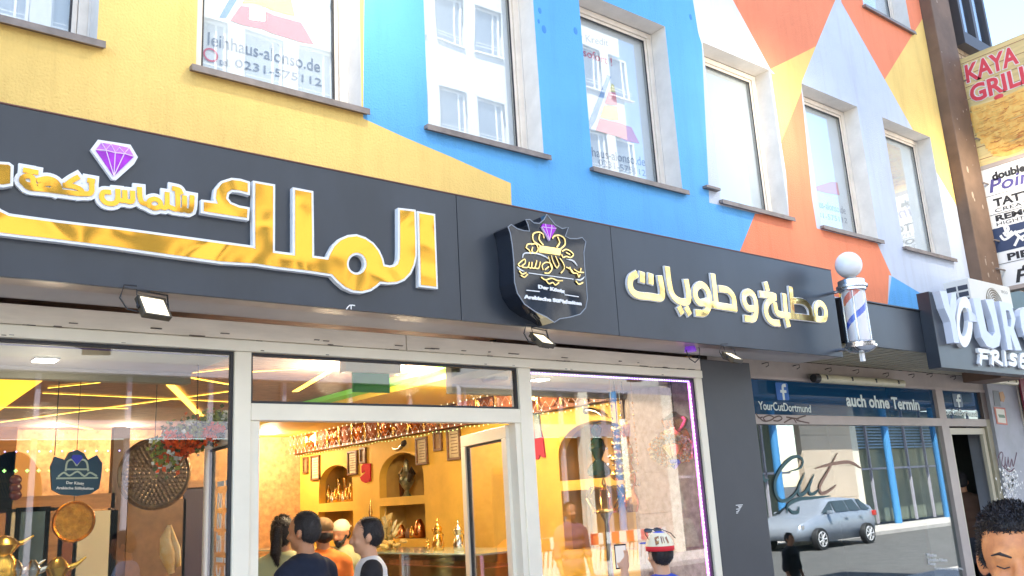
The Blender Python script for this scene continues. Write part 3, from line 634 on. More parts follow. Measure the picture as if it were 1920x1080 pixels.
word([[(1248, 308), (1254, 330)], [(1212, 380), (1320, 398), (1265, 440), (1245, 500), (1260, 560), (1300, 600), (1340, 606)], [(1318, 470), (1335, 525), (1400, 545), (1550, 562), (1680, 578), (1712, 560), (1710, 500), (1680, 455), (1645, 460), (1632, 510), (1640, 560)], [(1390, 400), (1402, 535)], [(1440, 345), (1456, 540)], [(1456, 430), (1540, 440), (1588, 490), (1600, 560)], [(1412, 590), (1418, 612)]], RW_, RO, S5, 'letter', .014, m_gold2)
# purple diamond
dm = [(680, 395), (720, 348), (800, 358), (925, 385), (960, 448), (812, 592)]
b = fill([smooth2(pix(ps, [(648, 395), (700, 326), (935, 362), (988, 452), (962, 500), (830, 618), (800, 612), (655, 410)], 3.856, 0, 180), 1)], ps, 0, .02, 'diamond', m_white, sg)
fill([pix(ps, [(684, 405), (745, 412), (765, 408), (820, 425), (888, 430), (955, 452), (812, 592)], 3.856, 0, 180)], ps, .0205, .025, 'facet', m_purple, b)
fill([pix(ps, [(684, 398), (722, 350), (800, 360), (922, 387), (955, 444), (888, 425), (820, 420), (755, 402)], 3.856, 0, 180)], ps, .0205, .024, 'facet', m_purple_l, b)
strokes(ps, [[(755, 402), (812, 590)], [(822, 422), (812, 590)], [(888, 428), (812, 590)], [(722, 350), (755, 402), (790, 362), (822, 420), (852, 385), (888, 428), (922, 387)], [(684, 402), (755, 406), (822, 424), (888, 430), (955, 450)]], .004, .0255, .027, 'facet_lines', m_pink, b, k=1, s=3.856, ox=0, oy=180)
strokes(ps, [[(1118, 1076), (1140, 1050), (1175, 1052)], [(1150, 1052), (1150, 1076)]], .006, .0, .001, 'white_scratch', m_white, sg, k=2, s=3.856, ox=360, oy=300)

# ------------------------------------------------------------------ shield sign
HH = .15; pf = plY(SY - HH)
shd = thing('shield_sign', 'glossy black shield shaped sign with gold crown and white German lettering', 'sign', (3.58, SY, 3.2))
def SH(p): return pix(pf, p, 4.154, 900, 380)
so_ = [(218, 190), (242, 170), (290, 203), (340, 218), (385, 222), (372, 168), (355, 132), (388, 132), (420, 158), (462, 162), (498, 132), (520, 92), (545, 122), (585, 172), (640, 202), (688, 192), (664, 262), (700, 280), (755, 281), (795, 272), (823, 305), (808, 390), (814, 500), (828, 640), (835, 750), (822, 820), (780, 868), (700, 892), (620, 905), (578, 932), (520, 892), (430, 850), (345, 790), (290, 705), (268, 620), (262, 450), (250, 330), (236, 240)]
so2 = SH(so_)
b = fill([so2], ps, .002, HH, 'body', m_gloss, shd)
strokes(pf, [so_ + [so_[0]]], .006, .0, .002, 'edge_line', mat('grey_edge', (.25, .28, .33), .3), shd, k=1, s=4.154, ox=900, oy=380)
e = dict(s=4.909, ox=940, oy=400)
em = MB()
def es(lst, wd, h=.008, mm=m_gold2, nm='emblem', **kw):
    for i, l_ in enumerate(lst): strokes(pf, [l_], wd, .0005, h + i * .0004, nm, mm, shd, k=5, **e, **kw)
fill([pix(pf, [(345, 298), (545, 328), (535, 390), (335, 362)], **e)], pf, .0005, .008, 'crown', m_gold2, shd)
es([[(348, 298), (290, 255), (286, 195), (330, 176), (372, 190), (385, 225)], [(375, 290), (342, 245), (345, 200)], [(543, 325), (578, 290), (572, 235), (525, 205), (480, 212), (465, 230)], [(505, 312), (528, 270), (512, 225)]], .010, nm='crown_arch')
es([[(270, 288), (310, 285), (332, 330), (308, 368), (275, 352), (280, 318)], [(222, 318), (232, 290), (270, 282)], [(228, 325), (250, 345), (262, 372)], [(555, 350), (590, 335), (632, 355), (655, 385), (628, 410), (590, 400), (560, 408), (548, 385)], [(590, 365), (620, 380)]], .008, nm='ornament')
es([[(192, 405), (205, 372), (260, 368), (330, 375), (400, 402), (440, 432)], [(600, 425), (655, 440), (690, 482)], [(145, 498), (165, 520), (200, 535)], [(680, 612), (722, 615), (757, 588)]], .009, mm=m_white, nm='swoosh', taper=True)
es([[(165, 490), (150, 470), (205, 425), (212, 460), (180, 492), (235, 500), (250, 455)], [(240, 495), (268, 505), (275, 455)], [(270, 500), (298, 505), (318, 440)], [(300, 505), (335, 508), (350, 452)], [(375, 520), (368, 480), (400, 455), (445, 465), (458, 510), (430, 552), (392, 552)], [(395, 520), (425, 495)], [(425, 405), (440, 460), (452, 505)], [(452, 395), (468, 450), (500, 505), (520, 480)], [(490, 400), (520, 470)], [(530, 420), (558, 460), (570, 510), (540, 552)], [(590, 500), (628, 520), (650, 545)], [(620, 500), (640, 548), (680, 555)], [(660, 520), (700, 545), (745, 548)], [(690, 560), (700, 590), (712, 570)], [(720, 512), (715, 548)]], .0075, nm='script')
es([[(250, 552), (655, 608)], [(232, 710), (345, 722)], [(582, 752), (702, 770)]], .005, mm=m_white, nm='rule')
es([[(362, 592), (400, 615), (455, 600), (510, 622), (555, 622)], [(405, 620), (430, 650), (465, 640), (490, 662), (520, 640)], [(160, 535), (185, 560), (220, 550)], [(175, 575), (205, 590), (232, 565)], [(680, 628), (705, 655), (740, 640)]], .008, nm='ornament')
fill([pix(pf, [(376, 100), (468, 112), (497, 142), (432, 254), (362, 132)], **e)], pf, .001, .012, 'gem', m_purple, shd)
es([[(370, 130), (432, 138), (492, 143)], [(395, 105), (400, 135), (430, 245)], [(450, 112), (452, 140), (432, 245)], [(362, 132), (432, 254)]], .003, .014, m_pink, nm='gem_lines')
textpx('Der König', pf, 1009, 543, 1058, 552, 9, .0005, .006, 'lettering', m_white, shd, bold=.055)
textpx('Arabische Süßigkeiten', pf, 982, 562, 1090, 575, 9.5, .0005, .006, 'lettering', m_white, shd, bold=.055)

# ------------------------------------------------------------------ floodlights
def flood(u, v, yaw, tilt, lab, e=30):
    c = onY(u, v, -.47); t = thing('floodlight', lab, 'floodlight', (c.x, c.y, c.z), 'floodlights under the fascia sign')
    R = Matrix.Translation(c) @ Matrix.Rotation(yaw, 4, 'Z') @ Matrix.Rotation(tilt, 4, 'X') @ Matrix.Scale(.88, 4)
    def tr(mb): mb.v = [tuple(R @ Vector(p)) for p in mb.v]; return mb
    # local: light faces -Y (towards the street) and down
    h = MB().box((-.082, .0, -.066), (.082, .03, .066)); h.box((-.088, -.008, .058), (.088, .0, .072)); h.box((-.082, -.006, -.066), (-.070, 0, .057)); h.box((.070, -.006, -.066), (.082, 0, .057)); h.box((-.069, -.006, -.066), (.069, 0, -.056))
    for k in range(7): h.box((-.06 + k * .018, .0305, -.05), (-.055 + k * .018, .045, .05))
    build(tr(h), 'housing', m_brn_met, t, bevel=.002)
    build(tr(MB().box((-.069, -.003, -.055), (.069, -.0005, .057))), 'lens', m_led, t)
    br = MB(); a1 = R @ Vector((-.092, .015, 0)); a2 = R @ Vector((.092, .015, 0)); top = SB + .001
    br.tube([a1, (a1.x, a1.y + .02, top - .008), (a2.x, a2.y + .02, top - .008), a2], .005, 6); br.tube([a1, R @ Vector((-.08, .015, 0))], .009, 8); br.tube([a2, R @ Vector((.08, .015, 0))], .009, 8); build(br, 'bracket', m_black, t)
    s = R @ Vector((-.075, .035, -.02)); cb = MB().tube([s, s + Vector((-.05, .01, .01)), s + Vector((-.085, .01, .06)), s + Vector((-.07, .0, .12)), (s.x - .02, s.y - .02, top + .004)], .004, 6); build(cb, 'cable', m_black, t)
    L_ = bpy.data.lights.new('lamp', 'AREA'); L_.energy = e; L_.color = (1, .86, .62); L_.size = .12; L_.shape = 'RECTANGLE'; L_.size_y = .1
    lo = bpy.data.objects.new('lamp', L_); COL.objects.link(lo); lo.parent = t
    lo.matrix_parent_inverse = Matrix.Translation(-c); lo.matrix_world = R @ Matrix.Translation((0, -.012, 0)) @ Matrix.Rotation(PI / 2, 4, 'X')
flood(290, 575, math.radians(18), math.radians(-32), 'lit floodlight on its bracket below the gold Arabic letters, leftmost of three', 5)
flood(1018, 636, math.radians(14), math.radians(-48), 'lit floodlight hanging right below the shield sign', 5)
c = onY(1374, 666, -.35)
flood(1374, 668, math.radians(10), math.radians(-55), 'lit floodlight in front of the dark pillar', 5)
# violet lamp with looped cable
c = onY(1294, 652, -.3); t = thing('violet_lamp', 'small violet dome lamp with a loop of black cable under the sign beside the pillar', 'lamp', c)
build(MB().lathe((c.x, c.y, c.z - .03), [(.045, 0), (.043, .025), (.030, .05), (.01, .062)], 14), 'dome', mat('violet_dome', (.2, .08, .5), .2, emis=(.22, .04, .7), es=.08), t, smooth=True)
build(MB().tube([(c.x - .05, c.y, c.z - .02), (c.x - .02, c.y, c.z - .085), (c.x + .04, c.y, c.z - .11), (c.x + .10, c.y, c.z - .07), (c.x + .11, c.y, c.z), (c.x + .05, c.y, c.z + .03), (c.x, c.y, SB + .01)], .004, 6), 'cable', m_black, t)
# ------------------------------------------------------------------ salon front (recessed) and canopy
BY = .45
def b_(u, v): return onY(u, v, BY)
sl = thing('hair_salon', 'recessed taupe framed front of the hair salon with blue film above the window', 'shop front', (8, BY, 0))
zt, zb1, zb2 = b_(1600, 721).z, b_(1600, 781).z, b_(1600, 797).z
xl, xm0, xm1, xr = 6.32, b_(1757, 760).x, b_(1770, 760).x, b_(1840, 760).x
CB = 3.02
build(MB().box((xl, BY, zt + .03), (xr + .14, BY + .1, CB - .002)), 'beam', mat('taupe_beam', (.40, .34, .30), .6, var=.15, vs=3), sl)
build(MB().box((xl, BY - .01, zt), (xr + .14, BY + .08, zt + .029)), 'top_rail', m_salonfr, sl)
build(MB().box((xl, BY - .012, zb2), (xr + .02, BY + .08, zb1)), 'transom', m_salonfr, sl)
build(MB().box((xm0, BY - .010, zb1 + .001), (xm1, BY + .08, zt - .001)), 'mullion', m_salonfr, sl); build(MB().box((xm0 + .01, BY - .010, .1), (xm1 + .02, BY + .08, zb2 - .001)), 'mullion', m_salonfr, sl)
build(MB().box((xr, BY - .010, zb1 + .001), (xr + .14, BY + .08, zt - .001)), 'post', mat('brown_post', (.12, .09, .08), .5), sl)
build(MB().box((xr + .02, BY - .010, .0), (xr + .14, BY + .08, zb1 - .001)), 'door_post', mat('olive_post', (.34, .31, .22), .5, var=.15), sl)
build(MB().box((xl, BY - .010, 0), (xm0 + .009, BY + .08, .4)), 'base_rail', m_salonfr, sl)
film = glass('blue_film_glass', (.05, .14, .24), .07, .40, power=2.2)
_n = film.node_tree.nodes; _L = film.node_tree.links; _d = _n.new('ShaderNodeBsdfDiffuse'); _d.inputs[0].default_value = (.012, .075, .17, 1); _m = _n.new('ShaderNodeMixShader'); _m.inputs[0].default_value = .8
_t = [x for x in _n if x.type == 'BSDF_TRANSPARENT'][0]; _x = [x for x in _n if x.type == 'MIX_SHADER' and x != _m][0]
_L.new(_t.outputs[0], _m.inputs[1]); _L.new(_d.outputs[0], _m.inputs[2]); _L.new(_m.outputs[0], _x.inputs[1])
for a, b, z0, z1, m in ((xl, xm0, zb1, zt, film), (xm1, xr, zb1, zt, film), (xl, xm0, .4, zb2, m_barbglass)):
    build(MB().box((a + .002, BY + .03, z0 + .002), (b - .002, BY + .036, z1 - .002)), 'pane', m, sl)
pb = plY(BY + .025)
m_film = mat('pale_green_film_lettering', (.74, .82, .78), .5); m_fbb = mat('blue_badge', (.02, .13, .45), .3); m_teal = mat('dark_teal_lettering', (.012, .075, .09), .5)
textpx('YourCutDortmund', pb, 1423, 768, 1521, 774, 16, 0, .002, 'lettering', m_film, sl, bold=.01)
textpx('auch ohne Termin', pb, 1588, 762, 1725, 770, 24, 0, .002, 'lettering', m_film, sl, bold=.03)
textpx('YourCutDortmund', pb, 1768, 777, 1834, 782, 12, 0, .002, 'lettering', m_film, sl, bold=.01)
def badge(u0, v0, u1, v1, mm):
    A, B = pix(pb, [(u0, v1), (u1, v1)]); T = pix(pb, [(u0, v0)])[0]; r = .02; x0, x1, z0, z1 = A[0], B[0], A[1], T[1]
    lp = []
    for cx_, cz_, a0 in ((x1 - r, z0 + r, -90), (x1 - r, z1 - r, 0), (x0 + r, z1 - r, 90), (x0 + r, z0 + r, 180)):
        lp += [(cx_ + r * math.cos(math.radians(a0 + q * 22.5)), cz_ + r * math.sin(math.radians(a0 + q * 22.5))) for q in range(5)]
    o = fill([lp], pb, 0, .002, 'badge', mm, sl); cx_ = x0 + (x1 - x0) * .55; w_ = x1 - x0; h_ = z1 - z0
    mbb = MB(); ribbon(mbb, pb, [(cx_, z0 + h_ * .1), (cx_, z0 + h_ * .65), (cx_ + w_ * .05, z1 - h_ * .18), (cx_ + w_ * .2, z1 - h_ * .15)], w_ * .16, .0025, .004); ribbon(mbb, pb, [(cx_ - w_ * .16, z0 + h_ * .5), (cx_ + w_ * .2, z0 + h_ * .5)], w_ * .13, .0025, .0042, 1)
    build(mbb, 'letter_mark', m_film, o)
badge(1457, 717, 1480, 750, m_fbb); badge(1789, 738, 1806, 763, mat('faint_badge', (.02, .07, .16), .4))
sc_ = dict(s=3.6, ox=1400, oy=780)
strokes(pb, [[(300, 372), (362, 350), (380, 305), (352, 275), (300, 285), (235, 350), (192, 440), (195, 520), (230, 570), (280, 565), (330, 520), (365, 450), (388, 392)], [(388, 392), (350, 480), (355, 530), (395, 515), (430, 450), (452, 400)], [(452, 400), (425, 470), (425, 520), (455, 525), (485, 500)], [(275, 645), (280, 600), (350, 562), (450, 552), (560, 540)], [(280, 620), (310, 650), (345, 648), (352, 622)], [(112, 400), (120, 435), (140, 430)]], .035, 0, .002, 'script_lettering', m_teal, sl, k=5, taper=True, **sc_)
strokes(pb, [[(608, 258), (545, 380), (495, 470), (505, 520), (550, 510), (600, 470)], [(470, 352), (600, 320), (700, 312), (770, 350)]], .035, 0, .002, 'script_lettering', mat('rust_script', (.30, .17, .12), .6), sl, k=5, taper=True, **sc_)
strokes(plY(BY - .013), [[(540, 622), (560, 655), (590, 650)], [(560, 648), (600, 682), (650, 680), (690, 655), (650, 635), (600, 655), (620, 685)], [(690, 655), (735, 640), (760, 660), (730, 682), (690, 680)], [(780, 695), (850, 660), (880, 695)], [(800, 650), (900, 665)], [(960, 638), (880, 672), (990, 700)]], .013, 0, .001, 'graffiti', mat('brown_marker', (.10, .06, .05), .7), sl, k=4, s=4.571, ox=1300, oy=640)
for i, (s_, u, v) in enumerate((('Waschen', 1738, 1043), ('Schneiden Föhnen', 1740, 1052), ('Rasur', 1741, 1059), ('Terminvereinbarung Möglich', 1752, 1069))):
    textpx(s_, pb, u, v, u + (18, 36, 14, 62)[i], v + 1, 6, 0, .002, 'lettering', m_white, sl)
# salon interior
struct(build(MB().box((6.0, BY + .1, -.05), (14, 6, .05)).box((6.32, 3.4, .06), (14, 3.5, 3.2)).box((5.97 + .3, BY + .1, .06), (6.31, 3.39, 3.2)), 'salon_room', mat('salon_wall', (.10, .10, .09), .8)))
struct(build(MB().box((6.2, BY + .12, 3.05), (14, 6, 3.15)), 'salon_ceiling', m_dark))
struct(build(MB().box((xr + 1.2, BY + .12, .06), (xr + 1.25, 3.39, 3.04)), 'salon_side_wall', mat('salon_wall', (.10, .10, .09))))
dd = MB(); dd.frame(xm1 + .03, xr + .015, .06, zb2 - .02, .075, BY + .02, BY + .06); d = build(dd, 'door', mat('cream_door_frame', (.55, .50, .38), .5), sl)
d2 = MB().box((xm1 + .11, BY + .5, .06), (xr - .1, BY + .54, zb2 - .15)); build(d2, 'inner_panel', mat('brown_door_panel', (.10, .075, .06), .5), sl)
# canopy: slatted soffit, fascia
cn = thing('salon_canopy', 'projecting canopy with dark fascia and narrow olive slats underneath', 'canopy', (9, 0, 3))
FX0 = 7.16; FT = onY(1700, 580, SY).z
build(MB().box((FX0, SY, CB - .005), (14.5, SY + .03, FT)), 'fascia', m_slate, cn, bevel=.002)
build(MB().box((FX0 - .01, SY - .02, FT + .001), (14.5, -.002, FT + .012)), 'cap', m_slate_d, cn)
build(MB().box((FX0 + .0, SY + .031, CB + .03), (14.5, -.002, FT - .001)).box((6.33, -.003, CB + .03), (14.5, BY, CB + .06)), 'backing', m_dark, cn)
n = 0; x = 6.34
while x < 14.4:
    build(MB().box((x, SY + .035 if x > FX0 else -.0, CB + (.004 if n % 2 else 0)), (x + .082, BY - .004, CB + .02)), 'slat', m_slat, cn); x += .09; n += 1
yl = MB().box((onY(1575, 600, -.1).x + .12, -.10, 3.1), (onY(1575, 600, -.1).x + .19, -.06, 3.66)); tag(build(yl, 'yellow_strip', mat('yellow_strip', (.85, .55, .05), .5)), 'narrow yellow upright strip in the gap between slate sign and barber pole', 'strip')
# hooks and tube lights
for k, (u, v) in enumerate(((1434, 682), (1492, 686), (1552, 692), (1604, 695), (1660, 701), (1708, 703), (1742, 702), (1786, 707))):
    p = onY(u, v, BY - .03)
    tag(build(MB().tube([p + Vector((-.02, .02, .0)), p + Vector((-.02, -.02, .004)), p + Vector((.015, -.03, .008)), p + Vector((.028, -.02, -.018)), p + Vector((.0, -.01, -.032))], .0045, 6), 'wall_hook', m_black), ['bent black hook nearest the dark pillar on the taupe beam', 'second bent black hook from the dark pillar', 'bent black hook above the left end of the long tube light', 'bent black hook left of centre above the long tube light', 'bent black hook above the right end of the long tube light', 'bent black hook just right of the long tube light', 'bent black hook below the left corner of the salon sign', 'rightmost bent black hook under the salon sign'][k], 'hook', 'hooks along the salon beam')
def tubelight(u0, v0, u1, v1, lab, th=.045):
    A, B = onY(u0, v0, BY - .09), onY(u1, v1, BY - .09); t = thing('tube_light', lab, 'tube light', A, 'tube lights over the salon front')
    B.z = A.z
    build(MB().tube([A + Vector((.06, 0, 0)), B], th, 12), 'diffuser', mat('yellowed_diffuser', (.60, .55, .36), .35, var=.2, vs=3), t, smooth=True)
    build(MB().box((A.x + .05, A.y + .035, A.z + .0), (B.x, BY - .002, A.z + .05)), 'tray', mat('tube_tray', (.36, .33, .25), .5), t)
    build(MB().tube([A + Vector((-.01, 0, 0)), A + Vector((.06, 0, 0))], [th * .9, th * 1.1], 12), 'end_cap', m_black, t)
    for k in range(4): q = A.lerp(B, .1 + k * .27); build(MB().box((q.x - .01, q.y - th - .004, q.z - .012), (q.x + .01, q.y - th + .01, q.z + .03)), 'clip', m_black, t)
tubelight(1526, 709, 1692, 722, 'long yellowed tube light fixture above the blue film window')
tubelight(1846, 712, 1905, 722, 'pale tube light fixture under the salon sign at right edge')
t = MB(); c = onY(1836, 710, BY - .1)
for k in range(5): t.tube([c + Vector((random.uniform(-.09, .09), random.uniform(-.03, .03), random.uniform(-.05, .08))) for _ in range(5)], .007, 6)
tag(build(t, 'cable_bundle', m_black), 'tangled black cable bundle on the wall corner under the salon sign', 'cables')
# right wall with stickers
xw0 = xr + .145
rw = thing('grey_side_wall', 'grey painted wall panel with stickers, graffiti and torn white paper right of the salon door', 'wall', (xw0, BY, 0))
build(MB().box((xw0, BY - .05, 0), (xw0 + .85, BY + .3, CB - .004)), 'wall', mat('lavender_grey_paint', (.40, .40, .46), .6, var=.12, vs=2, col2=(.30, .31, .33)), rw)
pr = plY(BY - .052)
fill([pix(pr, [(1861, 732), (1872, 733), (1876, 762), (1865, 761)])], pr, 0, .003, 'sticker', mat('dark_sticker', (.12, .13, .16), .5), rw)
fill([pix(pr, [(1873, 736), (1880, 734), (1884, 745), (1882, 754), (1876, 752)])], pr, 0, .003, 'sticker', mat('orange_sticker', (.50, .25, .10), .5), rw)
st_ = fill([pix(pr, [(1863, 763), (1884, 765), (1889, 797), (1869, 795)])], pr, 0, .004, 'sticker', mat('red_sticker', (.55, .13, .08), .5), rw)
fill([pix(pr, [(1866, 766), (1882, 768), (1886, 794), (1871, 792)])], pr, .0045, .006, 'sticker_face', mat('cream_sticker', (.72, .68, .58), .5), st_)
fill([pix(pr, [(1870, 777), (1882, 778), (1884, 784), (1873, 783)])], pr, .0065, .007, 'sticker_print', mat('green_print', (.12, .20, .12), .5), st_)
strokes(pr, [[(1700, 330), (1695, 290), (1715, 245), (1730, 260), (1722, 320), (1740, 340), (1745, 280)], [(1745, 290), (1752, 350), (1765, 290)], [(1765, 280), (1775, 350), (1790, 290), (1800, 340), (1822, 250)], [(1740, 350), (1775, 375), (1805, 355)]], .016, 0, .001, 'graffiti', mat('plum_marker', (.14, .07, .10), .7), rw, k=4, s=3.6, ox=1400, oy=780)
mb = MB(); rr = random.Random(9)
for k in range(330):
    u = rr.gauss(1894, 9); v = rr.uniform(878, 950); c = onY(u, v, BY - .0525); s_ = rr.uniform(.006, .02) * (1 if v < 915 else .6)
    a = rr.uniform(0, PI); mb.add([c + Vector((s_ * math.cos(a + q * 1.57 + rr.uniform(-.4, .4)), 0, 1.4 * s_ * math.sin(a + q * 1.57))) for q in range(4)], [(0, 1, 2, 3)])
build(mb, 'torn_paper', m_white, rw, stuff=True)
xq = xw0 + .855
nx = thing('next_shop_front', 'dark framed neighbouring shop front with burgundy poster at the right edge', 'shop front', (xq, BY, 0))
build(MB().box((xq, BY - .07, 0), (xq + .12, BY + .1, CB - .004)), 'post', m_frame, nx); build(MB().box((xq + .121, BY - .1, 0), (xq + 4, BY + .1, CB - .1)), 'panel', mat('dark_shop_panel', (.03, .025, .03), .4), nx)
p = onY(1912, 715, BY - .12); build(MB().box((p.x, BY - .125, p.z - .5), (p.x + 1, BY - .102, p.z + .05)), 'poster', mat('burgundy_poster', (.25, .03, .06), .5), nx)
tl = build(MB().box((11.5, -.02, FT + .02), (14.4, .02, 4.1)), 'teal_panel', mat('dusty_teal_panel', (.10, .16, .16), .5, var=.2)); tag(tl, 'dusty teal wall board behind the air conditioner below the tattoo sign', 'panel')

# ------------------------------------------------------------------ barber pole
PY = -.72
def py(u, v): return onY(u, v, PY)
bp = thing('barber_pole', 'glass barber pole with white globe, chrome caps and a blue spiral stripe', 'barber pole', py(1610, 680))
A = py(1606, 640); zt_, zb_ = py(1598, 548).z, py(1612, 640).z; cx_, cy_ = (py(1601, 560).x + py(1612, 640).x) / 2, PY
r = .100
build(MB().lathe((cx_, cy_, zt_ + .0), [(r * .9, 0), (r * 1.12, .012), (r * 1.12, .03), (r * 1.28, .036), (r * 1.28, .055), (r * 1.12, .062), (r * 1.1, .10), (r * .8, .115), (r * .45, .125), (r * .4, .14)], 28), 'top_cap', m_chrome, bp, smooth=True)
build(MB().ell((cx_, cy_, zt_ + .135 + r * 1.05), (r * 1.12, r * 1.12, r * 1.14), 28, 18), 'globe', mat('opal_globe', (.82, .84, .88), .12), bp, smooth=True)
ri = r * .86; n = 96; ms = 120; vs = []; fs = []; mi = []
for i in range(ms + 1):
    for j in range(n): t = 2 * PI * j / n; vs.append((cx_ + ri * math.cos(t), cy_ + ri * math.sin(t), zb_ + (zt_ - zb_) * i / ms))
H_ = zt_ - zb_; PHI = .31
for i in range(ms):
    for j in range(n):
        a, b, c, d_ = i * n + j, i * n + (j + 1) % n, (i + 1) * n + (j + 1) % n, (i + 1) * n + j
        ph = (j / n * 1.0 + PHI - i / ms * 1.05) % 1.0
        fs.append((a, b, c, d_)); mi.append(1 if .30 < ph < .44 else (2 if .80 < ph < .97 and i > ms * .72 else 0))
mk('striped_core', vs, fs, [mat('pole_white', (.78, .76, .78), .3), mat('pole_blue', (.015, .10, .62), .3), mat('pole_red', (.75, .18, .12), .3)], bp, mi, smooth=True)
build(MB().lathe((cx_, cy_, zb_), [(r, 0), (r, H_)], 32), 'glass_sleeve', glass('pole_glass', (.97, .97, .98), .06, .6, power=2.5), bp, smooth=True)
build(MB().lathe((cx_, cy_, zb_ - .095), [(r * .5, 0), (r * .95, .012), (r * 1.3, .04), (r * 1.32, .055), (r * 1.15, .06), (r * 1.18, .08), (r * 1.0, .095)], 28), 'bottom_cap', m_chrome, bp, smooth=True)
build(MB().box((cx_ - .02, cy_ - .015, zb_ - .17), (cx_ + .02, cy_ + .015, zb_ - .096)), 'switch_tab', m_white, bp, bevel=.004)
build(MB().tube([(cx_, cy_ + .0, zb_ - .05), (cx_ + .06, cy_ + .12, zb_ - .04), (cx_ + .06, SY + .001, zb_ - .03)], .014, 8).tube([(cx_, cy_ + .0, zt_ + .05), (cx_ + .06, cy_ + .12, zt_ + .05), (cx_ + .06, SY - .001, zt_ + .05)], .014, 8), 'bracket', m_chrome, bp)
for q in (0, .34, .67): 
    t0 = 2 * PI * q - .6
    build(MB().tube([(cx_ + r * 1.05 * math.cos(t0), cy_ + r * 1.05 * math.sin(t0), zb_), (cx_ + r * 1.05 * math.cos(t0), cy_ + r * 1.05 * math.sin(t0), zt_)], .006, 6), 'rod', m_chrome, bp)

# ------------------------------------------------------------------ salon sign
GY = -.58; pg = plY(GY)
gx0 = onY(1752, 610, GY).x; gz0, gz1 = onY(1757, 688, GY).z, onY(1745, 547, GY).z
gs = thing('salon_sign', 'dark box sign of the hair salon with tall pale metal letters', 'sign', (gx0, GY, gz0))
build(MB().box((gx0, GY, gz0), (gx0 + 5, SY - .002, gz1)), 'box', m_slate, gs, bevel=.003)
m_lbl = mat('pale_blue_steel_letter', (.62, .66, .76), .4)
def raised(pts, nm='letter', m=m_lbl, h=.075, holes=(), lab=None):
    q = Pl((0, GY - h, 0), (1, 0, 0), (0, 0, 1), (0, -1, 0)); f = lambda P_: pix(q, P_, 4.909, 1720, 500)
    o = fill([f(pts)] + [f(x_) for x_ in holes], pg, 0, h, nm, m, gs)
    if lab: o['label'] = lab
raised([(205, 222), (268, 225), (303, 385), (315, 240), (357, 240), (362, 360), (345, 470), (388, 705), (340, 698), (305, 505), (250, 380)])
raised([(510, 290), (578, 288), (640, 590), (690, 640), (715, 600), (690, 480), (625, 300), (700, 300), (770, 640), (755, 730), (700, 755), (640, 730), (590, 650)], h=.065)
raised([(752, 315), (865, 345), (905, 480), (890, 570), (962, 770), (905, 770), (855, 620), (878, 765), (835, 765)], h=.065, holes=[[(815, 400), (845, 405), (868, 480), (862, 555), (835, 545)]])
raised([(950, 395), (990, 370), (1060, 380), (1100, 760), (1020, 640), (985, 640), (960, 560), (945, 450)], h=.065)
oo = [(438 + 72 * math.cos(t) - 10 * math.sin(t), 508 - 10 * math.cos(t) * 3 - 232 * math.sin(t) * 1.0) for t in [k * PI / 16 for k in range(32)]]
oi = [(430 + 40 * math.cos(t), 508 - 18 * math.cos(t) - 132 * math.sin(t)) for t in [k * PI / 16 for k in range(32)]]
raised(oo, m=m_white, h=.045, holes=[oi], lab='white ring shaped letter O drawn as an open razor')
raised([(468, 380), (555, 470), (555, 510), (480, 500)], nm='razor_blade', h=.055)
f9 = dict(s=4.909, ox=1720, oy=500)
for i, lst in enumerate(([[(545, 775), (630, 782)], [(566, 780), (556, 888)], [(560, 835), (615, 838)]], [[(650, 795), (680, 785), (718, 800), (710, 840), (670, 850)], [(672, 790), (668, 895)], [(680, 850), (750, 900)]], [[(780, 795), (790, 905)]], [[(885, 825), (850, 815), (832, 840), (880, 870), (870, 905), (825, 895)]], [[(985, 825), (935, 820), (930, 920), (985, 925)], [(930, 868), (975, 872)]], [[(1020, 925), (1030, 825), (1070, 835), (1060, 875), (1025, 880)], [(1035, 880), (1085, 930)]])):
    strokes(pg, lst, .045, 0, .03, 'letter', m_white, gs, k=3, **f9)
# ------------------------------------------------------------------ air conditioner on the canopy
a0 = onY(1822, 560, -.42); x0 = a0.x; zA = onY(1822, 522, -.42).z
ac = thing('air_conditioner', 'cream outdoor air conditioning unit standing on the canopy behind the salon sign', 'air conditioner', (x0, -.3, FT))
x1 = onY(1897, 560, -.42).x; build(MB().box((x0, -.42, FT + .03), (x1, -.14, zA)), 'casing', m_ac, ac, bevel=.008)
fx, fz, fr = onY(1866, 575, -.42).x, (FT + zA) / 2 - .02, (zA - FT) * .42
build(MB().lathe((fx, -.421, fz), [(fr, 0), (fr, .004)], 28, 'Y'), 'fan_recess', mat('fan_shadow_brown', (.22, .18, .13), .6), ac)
for k in range(1, 8):
    rr_ = fr * k / 7.5; build(MB().tube([(fx + rr_ * math.cos(2 * PI * q / 24), -.4285, fz + rr_ * math.sin(2 * PI * q / 24)) for q in range(25)], .004, 5), 'guard_ring', m_ac, ac)
build(MB().lathe((fx, -.426, fz), [(fr * .13, 0), (fr * .13, .01)], 16, 'Y'), 'hub', m_white, ac)
for k in range(5):
    for q in range(2):
        y0 = -.40 + q * .125; z0 = FT + .08 + k * (zA - FT - .13) / 5
        build(MB().box((x0 - .004, y0, z0), (x0 - .0005, y0 + .105, z0 + (zA - FT) * .105)), 'louvre', mat('louvre_dark', (.05, .06, .08), .5), ac)
textpx('eco', plY(-.4215), 1878, 549, 1890, 552, 5, 0, .001, 'lettering', mat('grey_print', (.35, .36, .36), .5), ac)

